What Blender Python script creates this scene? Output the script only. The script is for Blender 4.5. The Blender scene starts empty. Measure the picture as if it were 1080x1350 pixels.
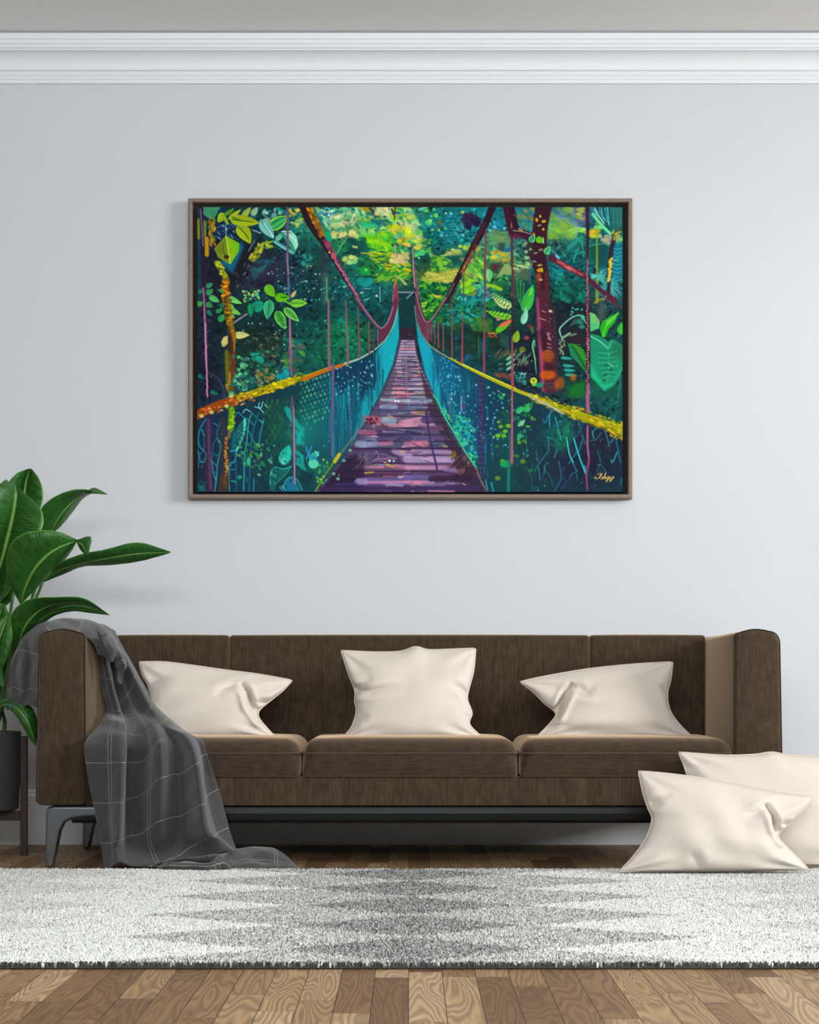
import bpy, bmesh, math, random
import numpy as np
from mathutils import Vector

C = bpy.context.scene.collection
sc = bpy.context.scene

# ------------------------------------------------------------------ camera
ZW = 6.8            # camera to back wall
CH = 0.615          # lens height
F = 2300.0          # focal length, in 1/1080 of the picture width
cam_d = bpy.data.cameras.new('camera'); cam = bpy.data.objects.new('camera', cam_d); C.objects.link(cam)
cam.location = (0, -ZW, CH); cam.rotation_euler = (math.pi / 2, 0, 0)
cam_d.sensor_fit = 'HORIZONTAL'; cam_d.sensor_width = 36; cam_d.lens = 36 * F / 1080; cam_d.shift_y = 230 / 1080
cam_d.clip_end = 60
sc.camera = cam

# ------------------------------------------------------------------ light: overcast daylight, a big window up to the right, two added fills
w = bpy.data.worlds.new('world'); sc.world = w; w.use_nodes = True
w.node_tree.nodes['Background'].inputs[0].default_value = (.93, .965, 1, 1)
w.node_tree.nodes['Background'].inputs[1].default_value = .222


def area(name, loc, target, sx, sy, power, col):
    l = bpy.data.lights.new(name, 'AREA'); l.shape = 'RECTANGLE'; l.size = sx; l.size_y = sy; l.energy = power; l.color = col
    o = bpy.data.objects.new(name, l); C.objects.link(o); o.location = loc
    o.rotation_euler = (Vector(target) - Vector(loc)).to_track_quat('-Z', 'Y').to_euler()
    return o


area('window_daylight', (8.6, -5.4, 2.95), (0, -.2, 1.6), 3.0, 2.6, 715, (.985, .99, 1))
area('front_fill', (0, -8.8, 2.7), (0, 0, 2.2), 3.6, 1.6, 28, (.95, .975, 1))  # unseen fill light added behind the camera for the front faces
area('ceiling_fill', (.0, -6.9, 2.0), (.1, -5.6, 3.12), 3.0, .8, 165, (.97, .985, 1))  # added area light with no real lamp behind it, lifts ceiling and crown
sc.view_settings.view_transform = 'Standard'; sc.view_settings.look = 'None'
sc.view_settings.exposure = 0.0; sc.view_settings.gamma = 1.0; sc.view_settings.use_curve_mapping = False


# ------------------------------------------------------------------ helpers
def P(px, py, Z):
    """point at distance Z in front of the lens for a bearing; used to take sizes off the place"""
    return Vector(((px - 540) * Z / F, Z - ZW, CH - (py - 905) * Z / F))


def lin(c):
    return tuple((v / 255 / 12.92 if v / 255 <= .04045 else ((v / 255 + .055) / 1.055) ** 2.4) for v in c)


def mesh_obj(name, verts, faces, mat=None, parent=None, smooth=True, uv=None):
    me = bpy.data.meshes.new(name); me.from_pydata([tuple(v) for v in verts], [], faces); me.update()
    if smooth: me.polygons.foreach_set('use_smooth', [True] * len(me.polygons))
    if uv is not None:
        l = me.uv_layers.new(name='UVMap'); vi = np.zeros(len(me.loops), np.int32); me.loops.foreach_get('vertex_index', vi)
        l.data.foreach_set('uv', np.asarray(uv, np.float32)[vi].ravel())
    o = bpy.data.objects.new(name, me); C.objects.link(o)
    if mat: me.materials.append(mat)
    if parent:
        o.parent = parent; o.matrix_parent_inverse = parent.matrix_basis.inverted()
    return o


def thing(name, label, cat, loc=(0, 0, 0), group=None):
    o = bpy.data.objects.new(name, None); C.objects.link(o); o.location = loc; o.empty_display_size = .05
    o['label'] = label; o['category'] = cat
    if group: o['group'] = group
    return o


def tag(o, label, cat, group=None):
    o['label'] = label; o['category'] = cat
    if group: o['group'] = group
    return o


def structure(o):
    o['kind'] = 'structure'; return o


class MB:
    """collects shapes for ONE mesh"""
    def __init__(s): s.v = []; s.f = []

    def add(s, vs, fs):
        b = len(s.v); s.v += [Vector(v) for v in vs]; s.f += [tuple(i + b for i in f) for f in fs]; return s

    def box(s, x0, x1, y0, y1, z0, z1):
        return s.add([(x0, y0, z0), (x1, y0, z0), (x1, y1, z0), (x0, y1, z0), (x0, y0, z1), (x1, y0, z1), (x1, y1, z1), (x0, y1, z1)],
                     [(0, 3, 2, 1), (4, 5, 6, 7), (0, 1, 5, 4), (1, 2, 6, 5), (2, 3, 7, 6), (3, 0, 4, 7)])

    def prism(s, prof, fn, a, b):
        """prof: 2D outline; fn(u, v, w) -> point; from w=a to w=b"""
        n = len(prof)
        return s.add([fn(u, v, a) for u, v in prof] + [fn(u, v, b) for u, v in prof],
                     [(i, (i + 1) % n, n + (i + 1) % n, n + i) for i in range(n)] + [tuple(range(n))[::-1], tuple(range(n, 2 * n))])

    def tube(s, pts, r, n=8, closed=False):
        pts = [Vector(p) for p in pts]; m = len(pts); rs = [r] * m if np.isscalar(r) else r
        vs = []; fs = []; up = None
        for i, p in enumerate(pts):
            a = pts[(i - 1) % m] if (closed or i) else p; b = pts[(i + 1) % m] if (closed or i < m - 1) else p
            t = (b - a).normalized()
            if up is None: up = t.orthogonal().normalized()
            up = (up - t * up.dot(t)); up = up.normalized() if up.length > 1e-6 else t.orthogonal().normalized()
            sd = t.cross(up)
            for k in range(n):
                an = 2 * math.pi * k / n; vs.append(p + (up * math.cos(an) + sd * math.sin(an)) * rs[i])
        for i in range(m if closed else m - 1):
            j = (i + 1) % m
            for k in range(n): fs.append((i * n + k, i * n + (k + 1) % n, j * n + (k + 1) % n, j * n + k))
        if not closed: fs += [tuple(range(n))[::-1], tuple(range((m - 1) * n, m * n))]
        return s.add(vs, fs)

    def rbox(s, lo, hi, rt, rb=None, n=7, crown=0., crown_front=0., mid=6):
        """box with rounded edges: rt at the top, rb at the bottom; crown = soft swell of the top"""
        rb = rt if rb is None else rb; lo = np.array(lo, float); hi = np.array(hi, float); R = max(rt, rb)
        def coords(a, b):
            r = min(R, (b - a) / 2.001); e = [a + r * (1 - math.cos(math.pi / 2 * i / n)) for i in range(n + 1)]
            m = [a + r + (b - a - 2 * r) * i / mid for i in range(1, mid)]
            return e + m + [a + b - q for q in e[::-1]]
        cs = [coords(lo[i], hi[i]) for i in range(3)]
        idx = {}; V = []; Fc = []
        def vid(i, j, k):
            key = (i, j, k)
            if key not in idx:
                p = np.array([cs[0][i], cs[1][j], cs[2][k]]); tz = np.clip((p[2] - lo[2] - rb) / max(hi[2] - lo[2] - rb - rt, 1e-6), 0, 1)
                r = rb + (rt - rb) * tz; r = min(r, *(hi - lo) / 2.001)
                c = np.clip(p, lo + r, hi - r); d = p - c; l = np.linalg.norm(d)
                if l > 1e-9: p = c + d / l * r
                u = 2 * (p[0] - lo[0]) / (hi[0] - lo[0]) - 1; v = 2 * (p[1] - lo[1]) / (hi[1] - lo[1]) - 1; q = (p[2] - lo[2]) / (hi[2] - lo[2])
                p = p.copy(); p[2] += crown * (1 - u ** 4) * (1 - v ** 4) * max(q, 0) ** 3
                p[1] -= crown_front * (1 - u ** 4) * (1 - (2 * q - 1) ** 2) * (v < 0) * (-v)
                idx[key] = len(V); V.append(p)
            return idx[key]
        nx, ny, nz = [len(c) for c in cs]
        for i in range(nx - 1):
            for j in range(ny - 1):
                Fc.append((vid(i, j, 0), vid(i, j + 1, 0), vid(i + 1, j + 1, 0), vid(i + 1, j, 0))); Fc.append((vid(i, j, nz - 1), vid(i + 1, j, nz - 1), vid(i + 1, j + 1, nz - 1), vid(i, j + 1, nz - 1)))
        for i in range(nx - 1):
            for k in range(nz - 1):
                Fc.append((vid(i, 0, k), vid(i + 1, 0, k), vid(i + 1, 0, k + 1), vid(i, 0, k + 1))); Fc.append((vid(i, ny - 1, k), vid(i, ny - 1, k + 1), vid(i + 1, ny - 1, k + 1), vid(i + 1, ny - 1, k)))
        for j in range(ny - 1):
            for k in range(nz - 1):
                Fc.append((vid(0, j, k), vid(0, j, k + 1), vid(0, j + 1, k + 1), vid(0, j + 1, k))); Fc.append((vid(nx - 1, j, k), vid(nx - 1, j + 1, k), vid(nx - 1, j + 1, k + 1), vid(nx - 1, j, k + 1)))
        return s.add(V, Fc)

    def build(s, name, mat=None, parent=None, smooth=True, bevel=0., seg=2):
        o = mesh_obj(name, s.v, s.f, mat, parent, smooth)
        if bevel:
            m = o.modifiers.new('bevel', 'BEVEL'); m.width = bevel; m.segments = seg; m.limit_method = 'ANGLE'; m.angle_limit = math.radians(40)
        if bevel or not smooth: pass
        return o


def crom(p, n):
    """Catmull-Rom through p (list of arrays), n samples"""
    p = np.asarray(p, float); m = len(p); T = np.linspace(0, m - 1, n); out = []
    for t in T:
        i = min(int(t), m - 2); f = t - i
        a = p[i - 1] if i else 2 * p[0] - p[1]; b = p[i]; c = p[i + 1]; d = p[i + 2] if i + 2 < m else 2 * p[-1] - p[-2]
        out.append(.5 * (2 * b + (c - a) * f + (2 * a - 5 * b + 4 * c - d) * f * f + (3 * b - a - 3 * c + d) * f ** 3))
    return np.array(out)


def sheet(lat, nv, nu):
    """lattice [rows][cols][3] -> smooth grid [nv][nu][3]"""
    L = np.array(lat, float)
    rows = np.stack([crom(L[:, j], nv) for j in range(L.shape[1])], 1)
    return np.stack([crom(rows[i], nu) for i in range(nv)], 0)


def grid_faces(nv, nu, off=0):
    return [(off + i * nu + j, off + i * nu + j + 1, off + (i + 1) * nu + j + 1, off + (i + 1) * nu + j) for i in range(nv - 1) for j in range(nu - 1)]


# ------------------------------------------------------------------ materials
class M:
    """small node helper"""
    def __init__(s, name, **kw):
        s.m = bpy.data.materials.new(name); s.m.use_nodes = True; s.t = s.m.node_tree; s.b = s.t.nodes['Principled BSDF']
        for k, v in kw.items(): s.set(k, v)

    def set(s, k, v):
        i = s.b.inputs[k.replace('_', ' ').title() if k not in s.b.inputs else k]
        if isinstance(v, bpy.types.NodeSocket): s.t.links.new(v, i)
        else: i.default_value = (*v, 1) if isinstance(v, tuple) and len(v) == 3 and i.type == 'RGBA' else v

    def n(s, typ, props=None, **inp):
        nd = s.t.nodes.new(typ)
        for k, v in (props or {}).items(): setattr(nd, k, v)
        for k, v in inp.items():
            key = int(k[1:]) if k[0] == 'i' and k[1:].isdigit() else k.replace('_', ' ')
            sk = nd.inputs[key]
            if isinstance(v, bpy.types.NodeSocket): s.t.links.new(v, sk)
            else: sk.default_value = (*v, 1) if isinstance(v, tuple) and len(v) == 3 and sk.type == 'RGBA' else v
        return nd

    def math(s, op, a, b=0., c=0.): return s.n('ShaderNodeMath', {'operation': op}, i0=a, i1=b, i2=c).outputs[0]

    def mapr(s, v, a, b, c=0., d=1.): return s.n('ShaderNodeMapRange', None, Value=v, From_Min=a, From_Max=b, To_Min=c, To_Max=d).outputs[0]

    def mix(s, f, a, b, bt='MIX'):
        nd = s.t.nodes.new('ShaderNodeMix'); nd.data_type = 'RGBA'; nd.blend_type = bt
        for k, v in ((0, f), (6, a), (7, b)):
            if isinstance(v, bpy.types.NodeSocket): s.t.links.new(v, nd.inputs[k])
            else: nd.inputs[k].default_value = (*v, 1) if isinstance(v, tuple) and len(v) == 3 else v
        return nd.outputs[2]

    def obj(s): return s.n('ShaderNodeTexCoord').outputs['Object']

    def gen(s, vec, scale): return s.n('ShaderNodeMapping', None, Vector=vec, Scale=scale).outputs[0]

    def noise(s, vec, scale, detail=3., rough=.5, dist=0.): return s.n('ShaderNodeTexNoise', None, Vector=vec, Scale=scale, Detail=detail, Roughness=rough, Distortion=dist).outputs[0]

    def bump(s, h, strength=.3, dist=.002):
        s.set('Normal', s.n('ShaderNodeBump', None, Height=h, Strength=strength, Distance=dist).outputs[0])


def geo_pos(m): return m.n('ShaderNodeNewGeometry').outputs['Position']


def mat_wall():
    m = M('wall_paint', Roughness=.85); v = geo_pos(m)
    m.set('Base Color', m.mix(m.noise(v, 1.3, 3), (.67, .705, .74), (.695, .73, .765)))
    m.bump(m.noise(v, 220, 2), .08, .001); return m.m


def mat_trim():
    m = M('white_gloss_paint', Roughness=.45); m.set('Base Color', (.88, .93, .97)); return m.m


def mat_ceiling():
    m = M('ceiling_paint', Roughness=.9); m.set('Base Color', (.93, .955, .975)); return m.m


def mat_floor():
    m = M('oak_parquet', Roughness=.42); m.set('Specular IOR Level', .3); v = geo_pos(m)
    x = m.n('ShaderNodeSeparateXYZ', None, Vector=v)
    W, L = .0715, .56
    px = m.math('DIVIDE', m.math('ADD', x.outputs[0], 10.0 + .012), W); ix = m.math('FLOOR', px); fx = m.math('FRACT', px)
    h1 = m.n('ShaderNodeTexWhiteNoise', {'noise_dimensions': '1D'}, W=ix).outputs[0]
    py = m.math('DIVIDE', m.math('ADD', m.math('ADD', x.outputs[1], 20.), m.math('MULTIPLY', h1, 3.)), L); iy = m.math('FLOOR', py); fy = m.math('FRACT', py)
    idv = m.n('ShaderNodeCombineXYZ', None, X=ix, Y=iy, Z=0.).outputs[0]
    rnd = m.n('ShaderNodeTexWhiteNoise', {'noise_dimensions': '3D'}, Vector=idv); rc = m.n('ShaderNodeSeparateColor', None, Color=rnd.outputs['Color'])
    # cathedral grain: contour lines of a stretched noise, different on every board
    off = m.n('ShaderNodeVectorMath', {'operation': 'SCALE'}, i0=rnd.outputs['Color'], Scale=37.).outputs[0]
    gv = m.n('ShaderNodeVectorMath', {'operation': 'ADD'}, i0=m.gen(v, (1.5, .17, 1)), i1=off).outputs[0]
    g = m.noise(gv, 9., 1.5, .4, .25)
    rings = m.math('FRACT', m.math('MULTIPLY', g, 19.)); rings = m.math('ABSOLUTE', m.math('SUBTRACT', rings, .5))
    rings = m.mapr(rings, .05, .42)
    fib = m.noise(m.n('ShaderNodeVectorMath', {'operation': 'ADD'}, i0=m.gen(v, (60, 2.4, 1)), i1=off).outputs[0], 6., 3.)
    base = m.n('ShaderNodeValToRGB', None, Fac=rc.outputs[0]); e = base.color_ramp.elements
    e[0].color = (*lin((128, 98, 66)), 1); e[1].color = (*lin((210, 180, 138)), 1)
    k = base.color_ramp.elements.new(.35); k.color = (*lin((164, 129, 88)), 1); k = base.color_ramp.elements.new(.7); k.color = (*lin((192, 160, 116)), 1)
    col = m.mix(m.math('MULTIPLY', m.math('SUBTRACT', 1., rings), .48), base.outputs[0], lin((72, 50, 32)))
    col = m.mix(m.mapr(fib, .35, .7, .35, 0.), col, lin((96, 70, 50)))
    ex = m.math('MINIMUM', fx, m.math('SUBTRACT', 1., fx)); ey = m.math('MULTIPLY', m.math('MINIMUM', fy, m.math('SUBTRACT', 1., fy)), L / W)
    gap = m.mapr(m.math('MINIMUM', ex, ey), .004, .018, 1., 0.)
    m.set('Base Color', m.mix(gap, col, (.02, .013, .008)))
    hh = m.math('SUBTRACT', m.math('MULTIPLY', rings, .18), gap); m.bump(hh, .35, .0015)
    m.set('Roughness', m.mapr(fib, .3, .7, .38, .6)); return m.m


def mat_velvet(name, c0, c1, seam=True, vertical=True):
    """brushed upholstery: fine streaks of nap"""
    m = M(name, Roughness=.8); v = geo_pos(m)
    s = (260, 60, 16) if vertical else (22, 60, 300)
    st = m.noise(m.gen(v, s), 1., 4., .6); st2 = m.noise(m.gen(v, (34, 30, 26)), 1., 3.)
    f = m.math('ADD', m.mapr(st, .34, .68, 0., .62), m.mapr(st2, .3, .7, 0., .38))
    m.set('Base Color', m.mix(f, c0, c1)); m.set('Sheen Weight', .8); m.set('Sheen Roughness', .5); m.set('Sheen Tint', (.84, .61, .40)); m.set('Specular IOR Level', .2)
    m.bump(st, .35, .0012); return m.m


def mat_plain(name, col, rough=.5, metal=0., **kw):
    m = M(name, Roughness=rough, Metallic=metal, **kw); m.set('Base Color', col); return m.m


def mat_linen():
    m = M('cream_linen', Roughness=.85); v = geo_pos(m); a = m.noise(m.gen(v, (900, 900, 60)), 1., 2.); b = m.noise(m.gen(v, (60, 900, 900)), 1., 2.)
    m.set('Base Color', m.mix(m.noise(v, 5., 3.), (.71, .647, .565), (.76, .697, .612)))
    m.set('Specular IOR Level', .2); m.bump(m.math('ADD', m.math('ADD', a, b), m.math('MULTIPLY', m.noise(v, 26., 3.), 4.)), .22, .0012); return m.m


def mat_throw():
    m = M('grey_checked_wool', Roughness=.92); uv = m.n('ShaderNodeTexCoord').outputs['UV']; s = m.n('ShaderNodeSeparateXYZ', None, Vector=uv)
    def lines(c, per, offs, wd):
        out = None
        for o in offs:
            q = m.math('FRACT', m.math('ADD', m.math('DIVIDE', c, per), o)); q = m.math('ABSOLUTE', m.math('SUBTRACT', q, .5)); q = m.mapr(q, wd / per * .5, wd / per * 1.5, 1., 0.)
            out = q if out is None else m.math('MAXIMUM', out, q)
        return out
    l = m.math('MAXIMUM', lines(s.outputs[0], .46, (.330, .306, .87, .845), .0010), lines(s.outputs[1], .133, (.5,), .0011))
    br = m.noise(uv, 90., 2.); l = m.math('MULTIPLY', l, m.mapr(br, .3, .6, .35, .95))
    wv = m.noise(m.gen(uv, (700, 140, 1)), 1., 2.); wv2 = m.noise(m.gen(uv, (140, 700, 1)), 1., 2.); q = m.math('MULTIPLY', m.math('ADD', wv, wv2), .5)
    base = m.mix(m.mapr(q, .35, .65), (.036, .036, .037), (.085, .086, .088))
    m.set('Base Color', m.mix(l, base, (.34, .34, .33))); m.set('Sheen Weight', .3); m.set('Sheen Roughness', .45)
    m.bump(q, .3, .001); return m.m


def mat_leaf():
    m = M('leaf_green', Roughness=.36); uv = m.n('ShaderNodeTexCoord').outputs['UV']; s = m.n('ShaderNodeSeparateXYZ', None, Vector=uv)
    a = m.math('ABSOLUTE', m.math('SUBTRACT', s.outputs[0], .5))       # 0 at the midrib
    rib = m.mapr(a, .014, .035, 1., 0.); edge = m.mapr(a, .465, .495, 0., .8)
    vq = m.math('SUBTRACT', m.math('MULTIPLY', s.outputs[1], 46.), m.math('MULTIPLY', a, 9.)); vein = m.math('ABSOLUTE', m.math('SUBTRACT', m.math('FRACT', vq), .5)); vein = m.mapr(vein, .0, .16, .5, 0.)
    n_ = m.noise(m.gen(uv, (5, 60, 1)), 1., 3.)
    col = m.mix(m.mapr(n_, .3, .7), (.010, .058, .014), (.048, .21, .026)); col = m.mix(vein, col, (.10, .36, .05)); col = m.mix(edge, col, (.20, .58, .08)); col = m.mix(rib, col, (.32, .62, .14))
    m.set('Base Color', col); m.bump(m.math('ADD', vein, n_), .35, .002); m.set('Specular IOR Level', .5)
    tr = m.n('ShaderNodeBsdfTranslucent', None, Color=m.mix(.5, col, (.12, .5, .05))); mx = m.n('ShaderNodeMixShader', None, i0=.22, i1=m.b.outputs[0], i2=tr.outputs[0])
    m.t.links.new(mx.outputs[0], m.t.nodes['Material Output'].inputs[0]); return m.m


def mat_attr(name, rough=.9, attr='dye'):
    m = M(name, Roughness=rough); m.set('Base Color', m.n('ShaderNodeAttribute', {'attribute_name': attr}).outputs[0]); return m


def mat_frame():
    m = M('weathered_walnut', Roughness=.5); v = geo_pos(m)
    g = m.noise(m.gen(v, (12, 40, 12)), 5., 4.); m.set('Base Color', m.mix(g, lin((112, 96, 84)), lin((150, 132, 118)))); return m.m


WALL = mat_wall(); TRIM = mat_trim(); CEIL = mat_ceiling(); FLOOR = mat_floor()
VELV = mat_velvet('brown_velvet', (.016, .0098, .0052), (.080, .052, .029))
VELH = mat_velvet('brown_velvet_cushion', (.014, .009, .005), (.064, .042, .024), vertical=False)
PIPE = mat_plain('brown_piping', (.018, .012, .008), .9)
PIPE2 = mat_plain('cushion_piping', (.085, .060, .040), .8)
METAL = mat_plain('black_metal', (.014, .015, .016), .38, 0.); METAL.node_tree.nodes['Principled BSDF'].inputs['Specular IOR Level'].default_value = .16
LEGM = mat_plain('gunmetal', (.20, .21, .225), .28, .8)
LINEN = mat_linen(); LSEAM = mat_plain('linen_piping', (.66, .58, .5), .9); THROW = mat_throw(); LEAF = mat_leaf()
POT = mat_plain('charcoal_ceramic', (.075, .077, .08), .55); DWOOD = mat_plain('dark_walnut', (.045, .022, .016), .4); SOIL = mat_plain('soil', (.02, .014, .01), .95)
STEM = mat_plain('stem_green', (.05, .17, .035), .45)
FRAME = mat_frame(); BLACKW = mat_plain('black_lining', (.012, .010, .009), .8); BACKING = mat_plain('rug_backing', (.05, .05, .045), .95)
# ------------------------------------------------------------------ the painting's brushwork (computed in code)
PS = 1.5                                        # samples per unit
PX0, PY0, PX1, PY1 = 260.0, 273.0, 821.0, 648.5  # extent of the canvas face, in units of about 3 mm


class Canvas:
    def __init__(s):
        s.w = int((PX1 - PX0) * PS); s.h = int((PY1 - PY0) * PS)
        s.a = np.zeros((s.h, s.w, 3), np.float32)
        s.rng = np.random.RandomState(7)
        s.o = (0.0, 0.0, 1.0)

    def org(s, x, y, k=7.5):
        s.o = (x, y, k)

    def tx(s, pts):
        p = np.array(pts, float).reshape(-1, 2)
        return np.stack([(s.o[0] + p[:, 0] / s.o[2] - PX0) * PS, (s.o[1] + p[:, 1] / s.o[2] - PY0) * PS], 1)

    def L(s, v):
        return v / s.o[2] * PS

    def box(s, x0, y0, x1, y1, pad):
        ix0 = max(0, int(x0 - pad)); iy0 = max(0, int(y0 - pad))
        ix1 = min(s.w, int(x1 + pad) + 2); iy1 = min(s.h, int(y1 + pad) + 2)
        if ix0 >= ix1 or iy0 >= iy1: return None
        Y, X = np.mgrid[iy0:iy1, ix0:ix1].astype(np.float32)
        return ix0, iy0, ix1, iy1, X + .5, Y + .5

    def put(s, b, m, col):
        c = np.array(col, np.float32) / 255.
        v = s.a[b[1]:b[3], b[0]:b[2]]
        v += (c - v) * m[..., None]

    def blob(s, x, y, rx, ry, col, al=1., ang=0., soft=1.):
        """soft = fall-off in samples (dab) ; soft=0 means gaussian"""
        q = s.tx([(x, y)])[0]; rx = max(s.L(rx), .35); ry = max(s.L(ry), .35)
        R = max(rx, ry) * (2.2 if soft == 0 else 1.1) + 1
        b = s.box(q[0], q[1], q[0], q[1], R)
        if b is None: return
        dx = b[4] - q[0]; dy = b[5] - q[1]; c = math.cos(ang); n = math.sin(ang)
        u = (dx * c + dy * n) / rx; w = (-dx * n + dy * c) / ry
        r = np.sqrt(u * u + w * w)
        if soft == 0: m = np.exp(-r * r * 1.2)
        else: m = np.clip((1 - r) * min(rx, ry) / soft + .5, 0, 1)
        s.put(b, m * al, col)

    def line(s, pts, w, col, al=1., soft=1., smooth=True):
        """w: a width or widths per point (in current units, full width)"""
        p = s.tx(pts); n0 = len(p)
        ws = np.array([w] * n0 if np.isscalar(w) else w, float); ws = ws / s.o[2] * PS / 2
        if smooth and n0 > 2:
            p2 = []; w2 = []
            for i in range(n0 - 1):
                a = p[max(i - 1, 0)]; b_ = p[i]; c = p[i + 1]; d = p[min(i + 2, n0 - 1)]
                for t in np.linspace(0, 1, 6, endpoint=False):
                    p2.append(.5 * ((2 * b_) + (c - a) * t + (2 * a - 5 * b_ + 4 * c - d) * t * t + (3 * b_ - a - 3 * c + d) * t ** 3))
                    w2.append(ws[i] * (1 - t) + ws[i + 1] * t)
            p2.append(p[-1]); w2.append(ws[-1]); p = np.array(p2); ws = np.array(w2)
        mw = ws.max()
        b = s.box(p[:, 0].min(), p[:, 1].min(), p[:, 0].max(), p[:, 1].max(), mw + soft + 1)
        if b is None: return
        m = np.zeros(b[4].shape, np.float32)
        for i in range(len(p) - 1):
            x0, y0 = p[i]; x1, y1 = p[i + 1]; r = max(ws[i], ws[i + 1]) + soft + 1
            ix0 = max(b[0], int(min(x0, x1) - r)); ix1 = min(b[2], int(max(x0, x1) + r) + 1)
            iy0 = max(b[1], int(min(y0, y1) - r)); iy1 = min(b[3], int(max(y0, y1) + r) + 1)
            if ix0 >= ix1 or iy0 >= iy1: continue
            sl = (slice(iy0 - b[1], iy1 - b[1]), slice(ix0 - b[0], ix1 - b[0]))
            X = b[4][sl]; Y = b[5][sl]
            dx = x1 - x0; dy = y1 - y0; l2 = dx * dx + dy * dy + 1e-9
            t = np.clip(((X - x0) * dx + (Y - y0) * dy) / l2, 0, 1)
            d = np.hypot(X - x0 - t * dx, Y - y0 - t * dy)
            wl = ws[i] * (1 - t) + ws[i + 1] * t
            mm = np.clip((wl - d) / soft + .5, 0, 1) * np.clip(wl / .5, 0, 1)
            m[sl] = np.maximum(m[sl], mm)
        s.put(b, m * al, col)

    def poly(s, pts, col, al=1., soft=1., noise=0.):
        p = s.tx(pts)
        b = s.box(p[:, 0].min(), p[:, 1].min(), p[:, 0].max(), p[:, 1].max(), soft + 1)
        if b is None: return
        X, Y = b[4], b[5]; ins = np.zeros(X.shape, bool); D = np.full(X.shape, 1e9, np.float32)
        n = len(p)
        for i in range(n):
            x0, y0 = p[i]; x1, y1 = p[(i + 1) % n]
            cond = (y0 > Y) != (y1 > Y)
            with np.errstate(all='ignore'):
                xi = (x1 - x0) * (Y - y0) / (y1 - y0 + 1e-12) + x0
            ins ^= cond & (X < xi)
            dx = x1 - x0; dy = y1 - y0; t = np.clip(((X - x0) * dx + (Y - y0) * dy) / (dx * dx + dy * dy + 1e-9), 0, 1)
            D = np.minimum(D, np.hypot(X - x0 - t * dx, Y - y0 - t * dy))
        m = np.clip(np.where(ins, D, -D) / soft + .5, 0, 1)
        s.put(b, m * al, col)
        return p

    def inpoly(s, pts):
        p = np.array(pts, float)
        def f(x, y):
            r = False; n = len(p)
            for i in range(n):
                x0, y0 = p[i]; x1, y1 = p[(i + 1) % n]
                if (y0 > y) != (y1 > y) and x < (x1 - x0) * (y - y0) / (y1 - y0) + x0: r = not r
            return r
        return f

    def dabs(s, poly, n, r, cols, ang=0., aj=.5, asp=2., al=.9, rj=.5, soft=1.):
        """n brush dabs inside a polygon (current units)"""
        p = np.array(poly, float); f = s.inpoly(poly); R = s.rng
        x0, y0 = p.min(0); x1, y1 = p.max(0); k = 0; g = 0
        while k < n and g < n * 20:
            g += 1
            x = R.uniform(x0, x1); y = R.uniform(y0, y1)
            if not f(x, y): continue
            k += 1
            rr = r * (1 + rj * R.uniform(-1, 1)); c = np.array(cols[R.randint(len(cols))], float) * R.uniform(.86, 1.12)
            s.blob(x, y, rr * asp ** .5, rr / asp ** .5, np.clip(c, 0, 255), al * R.uniform(.6, 1), ang + aj * R.uniform(-1, 1), soft)

    def leaf(s, a, b, w, col, vein=None, edge=None, bend=0., fat=.5):
        a = np.array(a, float); b = np.array(b, float); d = b - a; l = np.hypot(*d); t_ = d / l; nn = np.array([-t_[1], t_[0]])
        T = np.linspace(0, 1, 14); prof = np.sin(np.pi * T ** (fat * 1.4)) ** .8 * w / 2
        mid = a + np.outer(T, d) + np.outer(np.sin(np.pi * T) * bend, nn)
        up = mid + nn * prof[:, None]; dn = mid - nn * prof[:, None]
        out = list(map(tuple, up)) + list(map(tuple, dn[::-1]))
        s.poly(out, edge if edge else col)
        if edge:
            up = mid + nn * prof[:, None] * .72; dn = mid - nn * prof[:, None] * .72
            s.poly(list(map(tuple, up[1:-2])) + list(map(tuple, dn[1:-2][::-1])), col)
        s.poly(list(map(tuple, mid)) + list(map(tuple, dn[::-1])), tuple(np.array(col) * .86), .5)
        if vein: s.line(list(map(tuple, mid[1:-3])), [max(w * .09, 2)] * 10, vein, .9)


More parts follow.
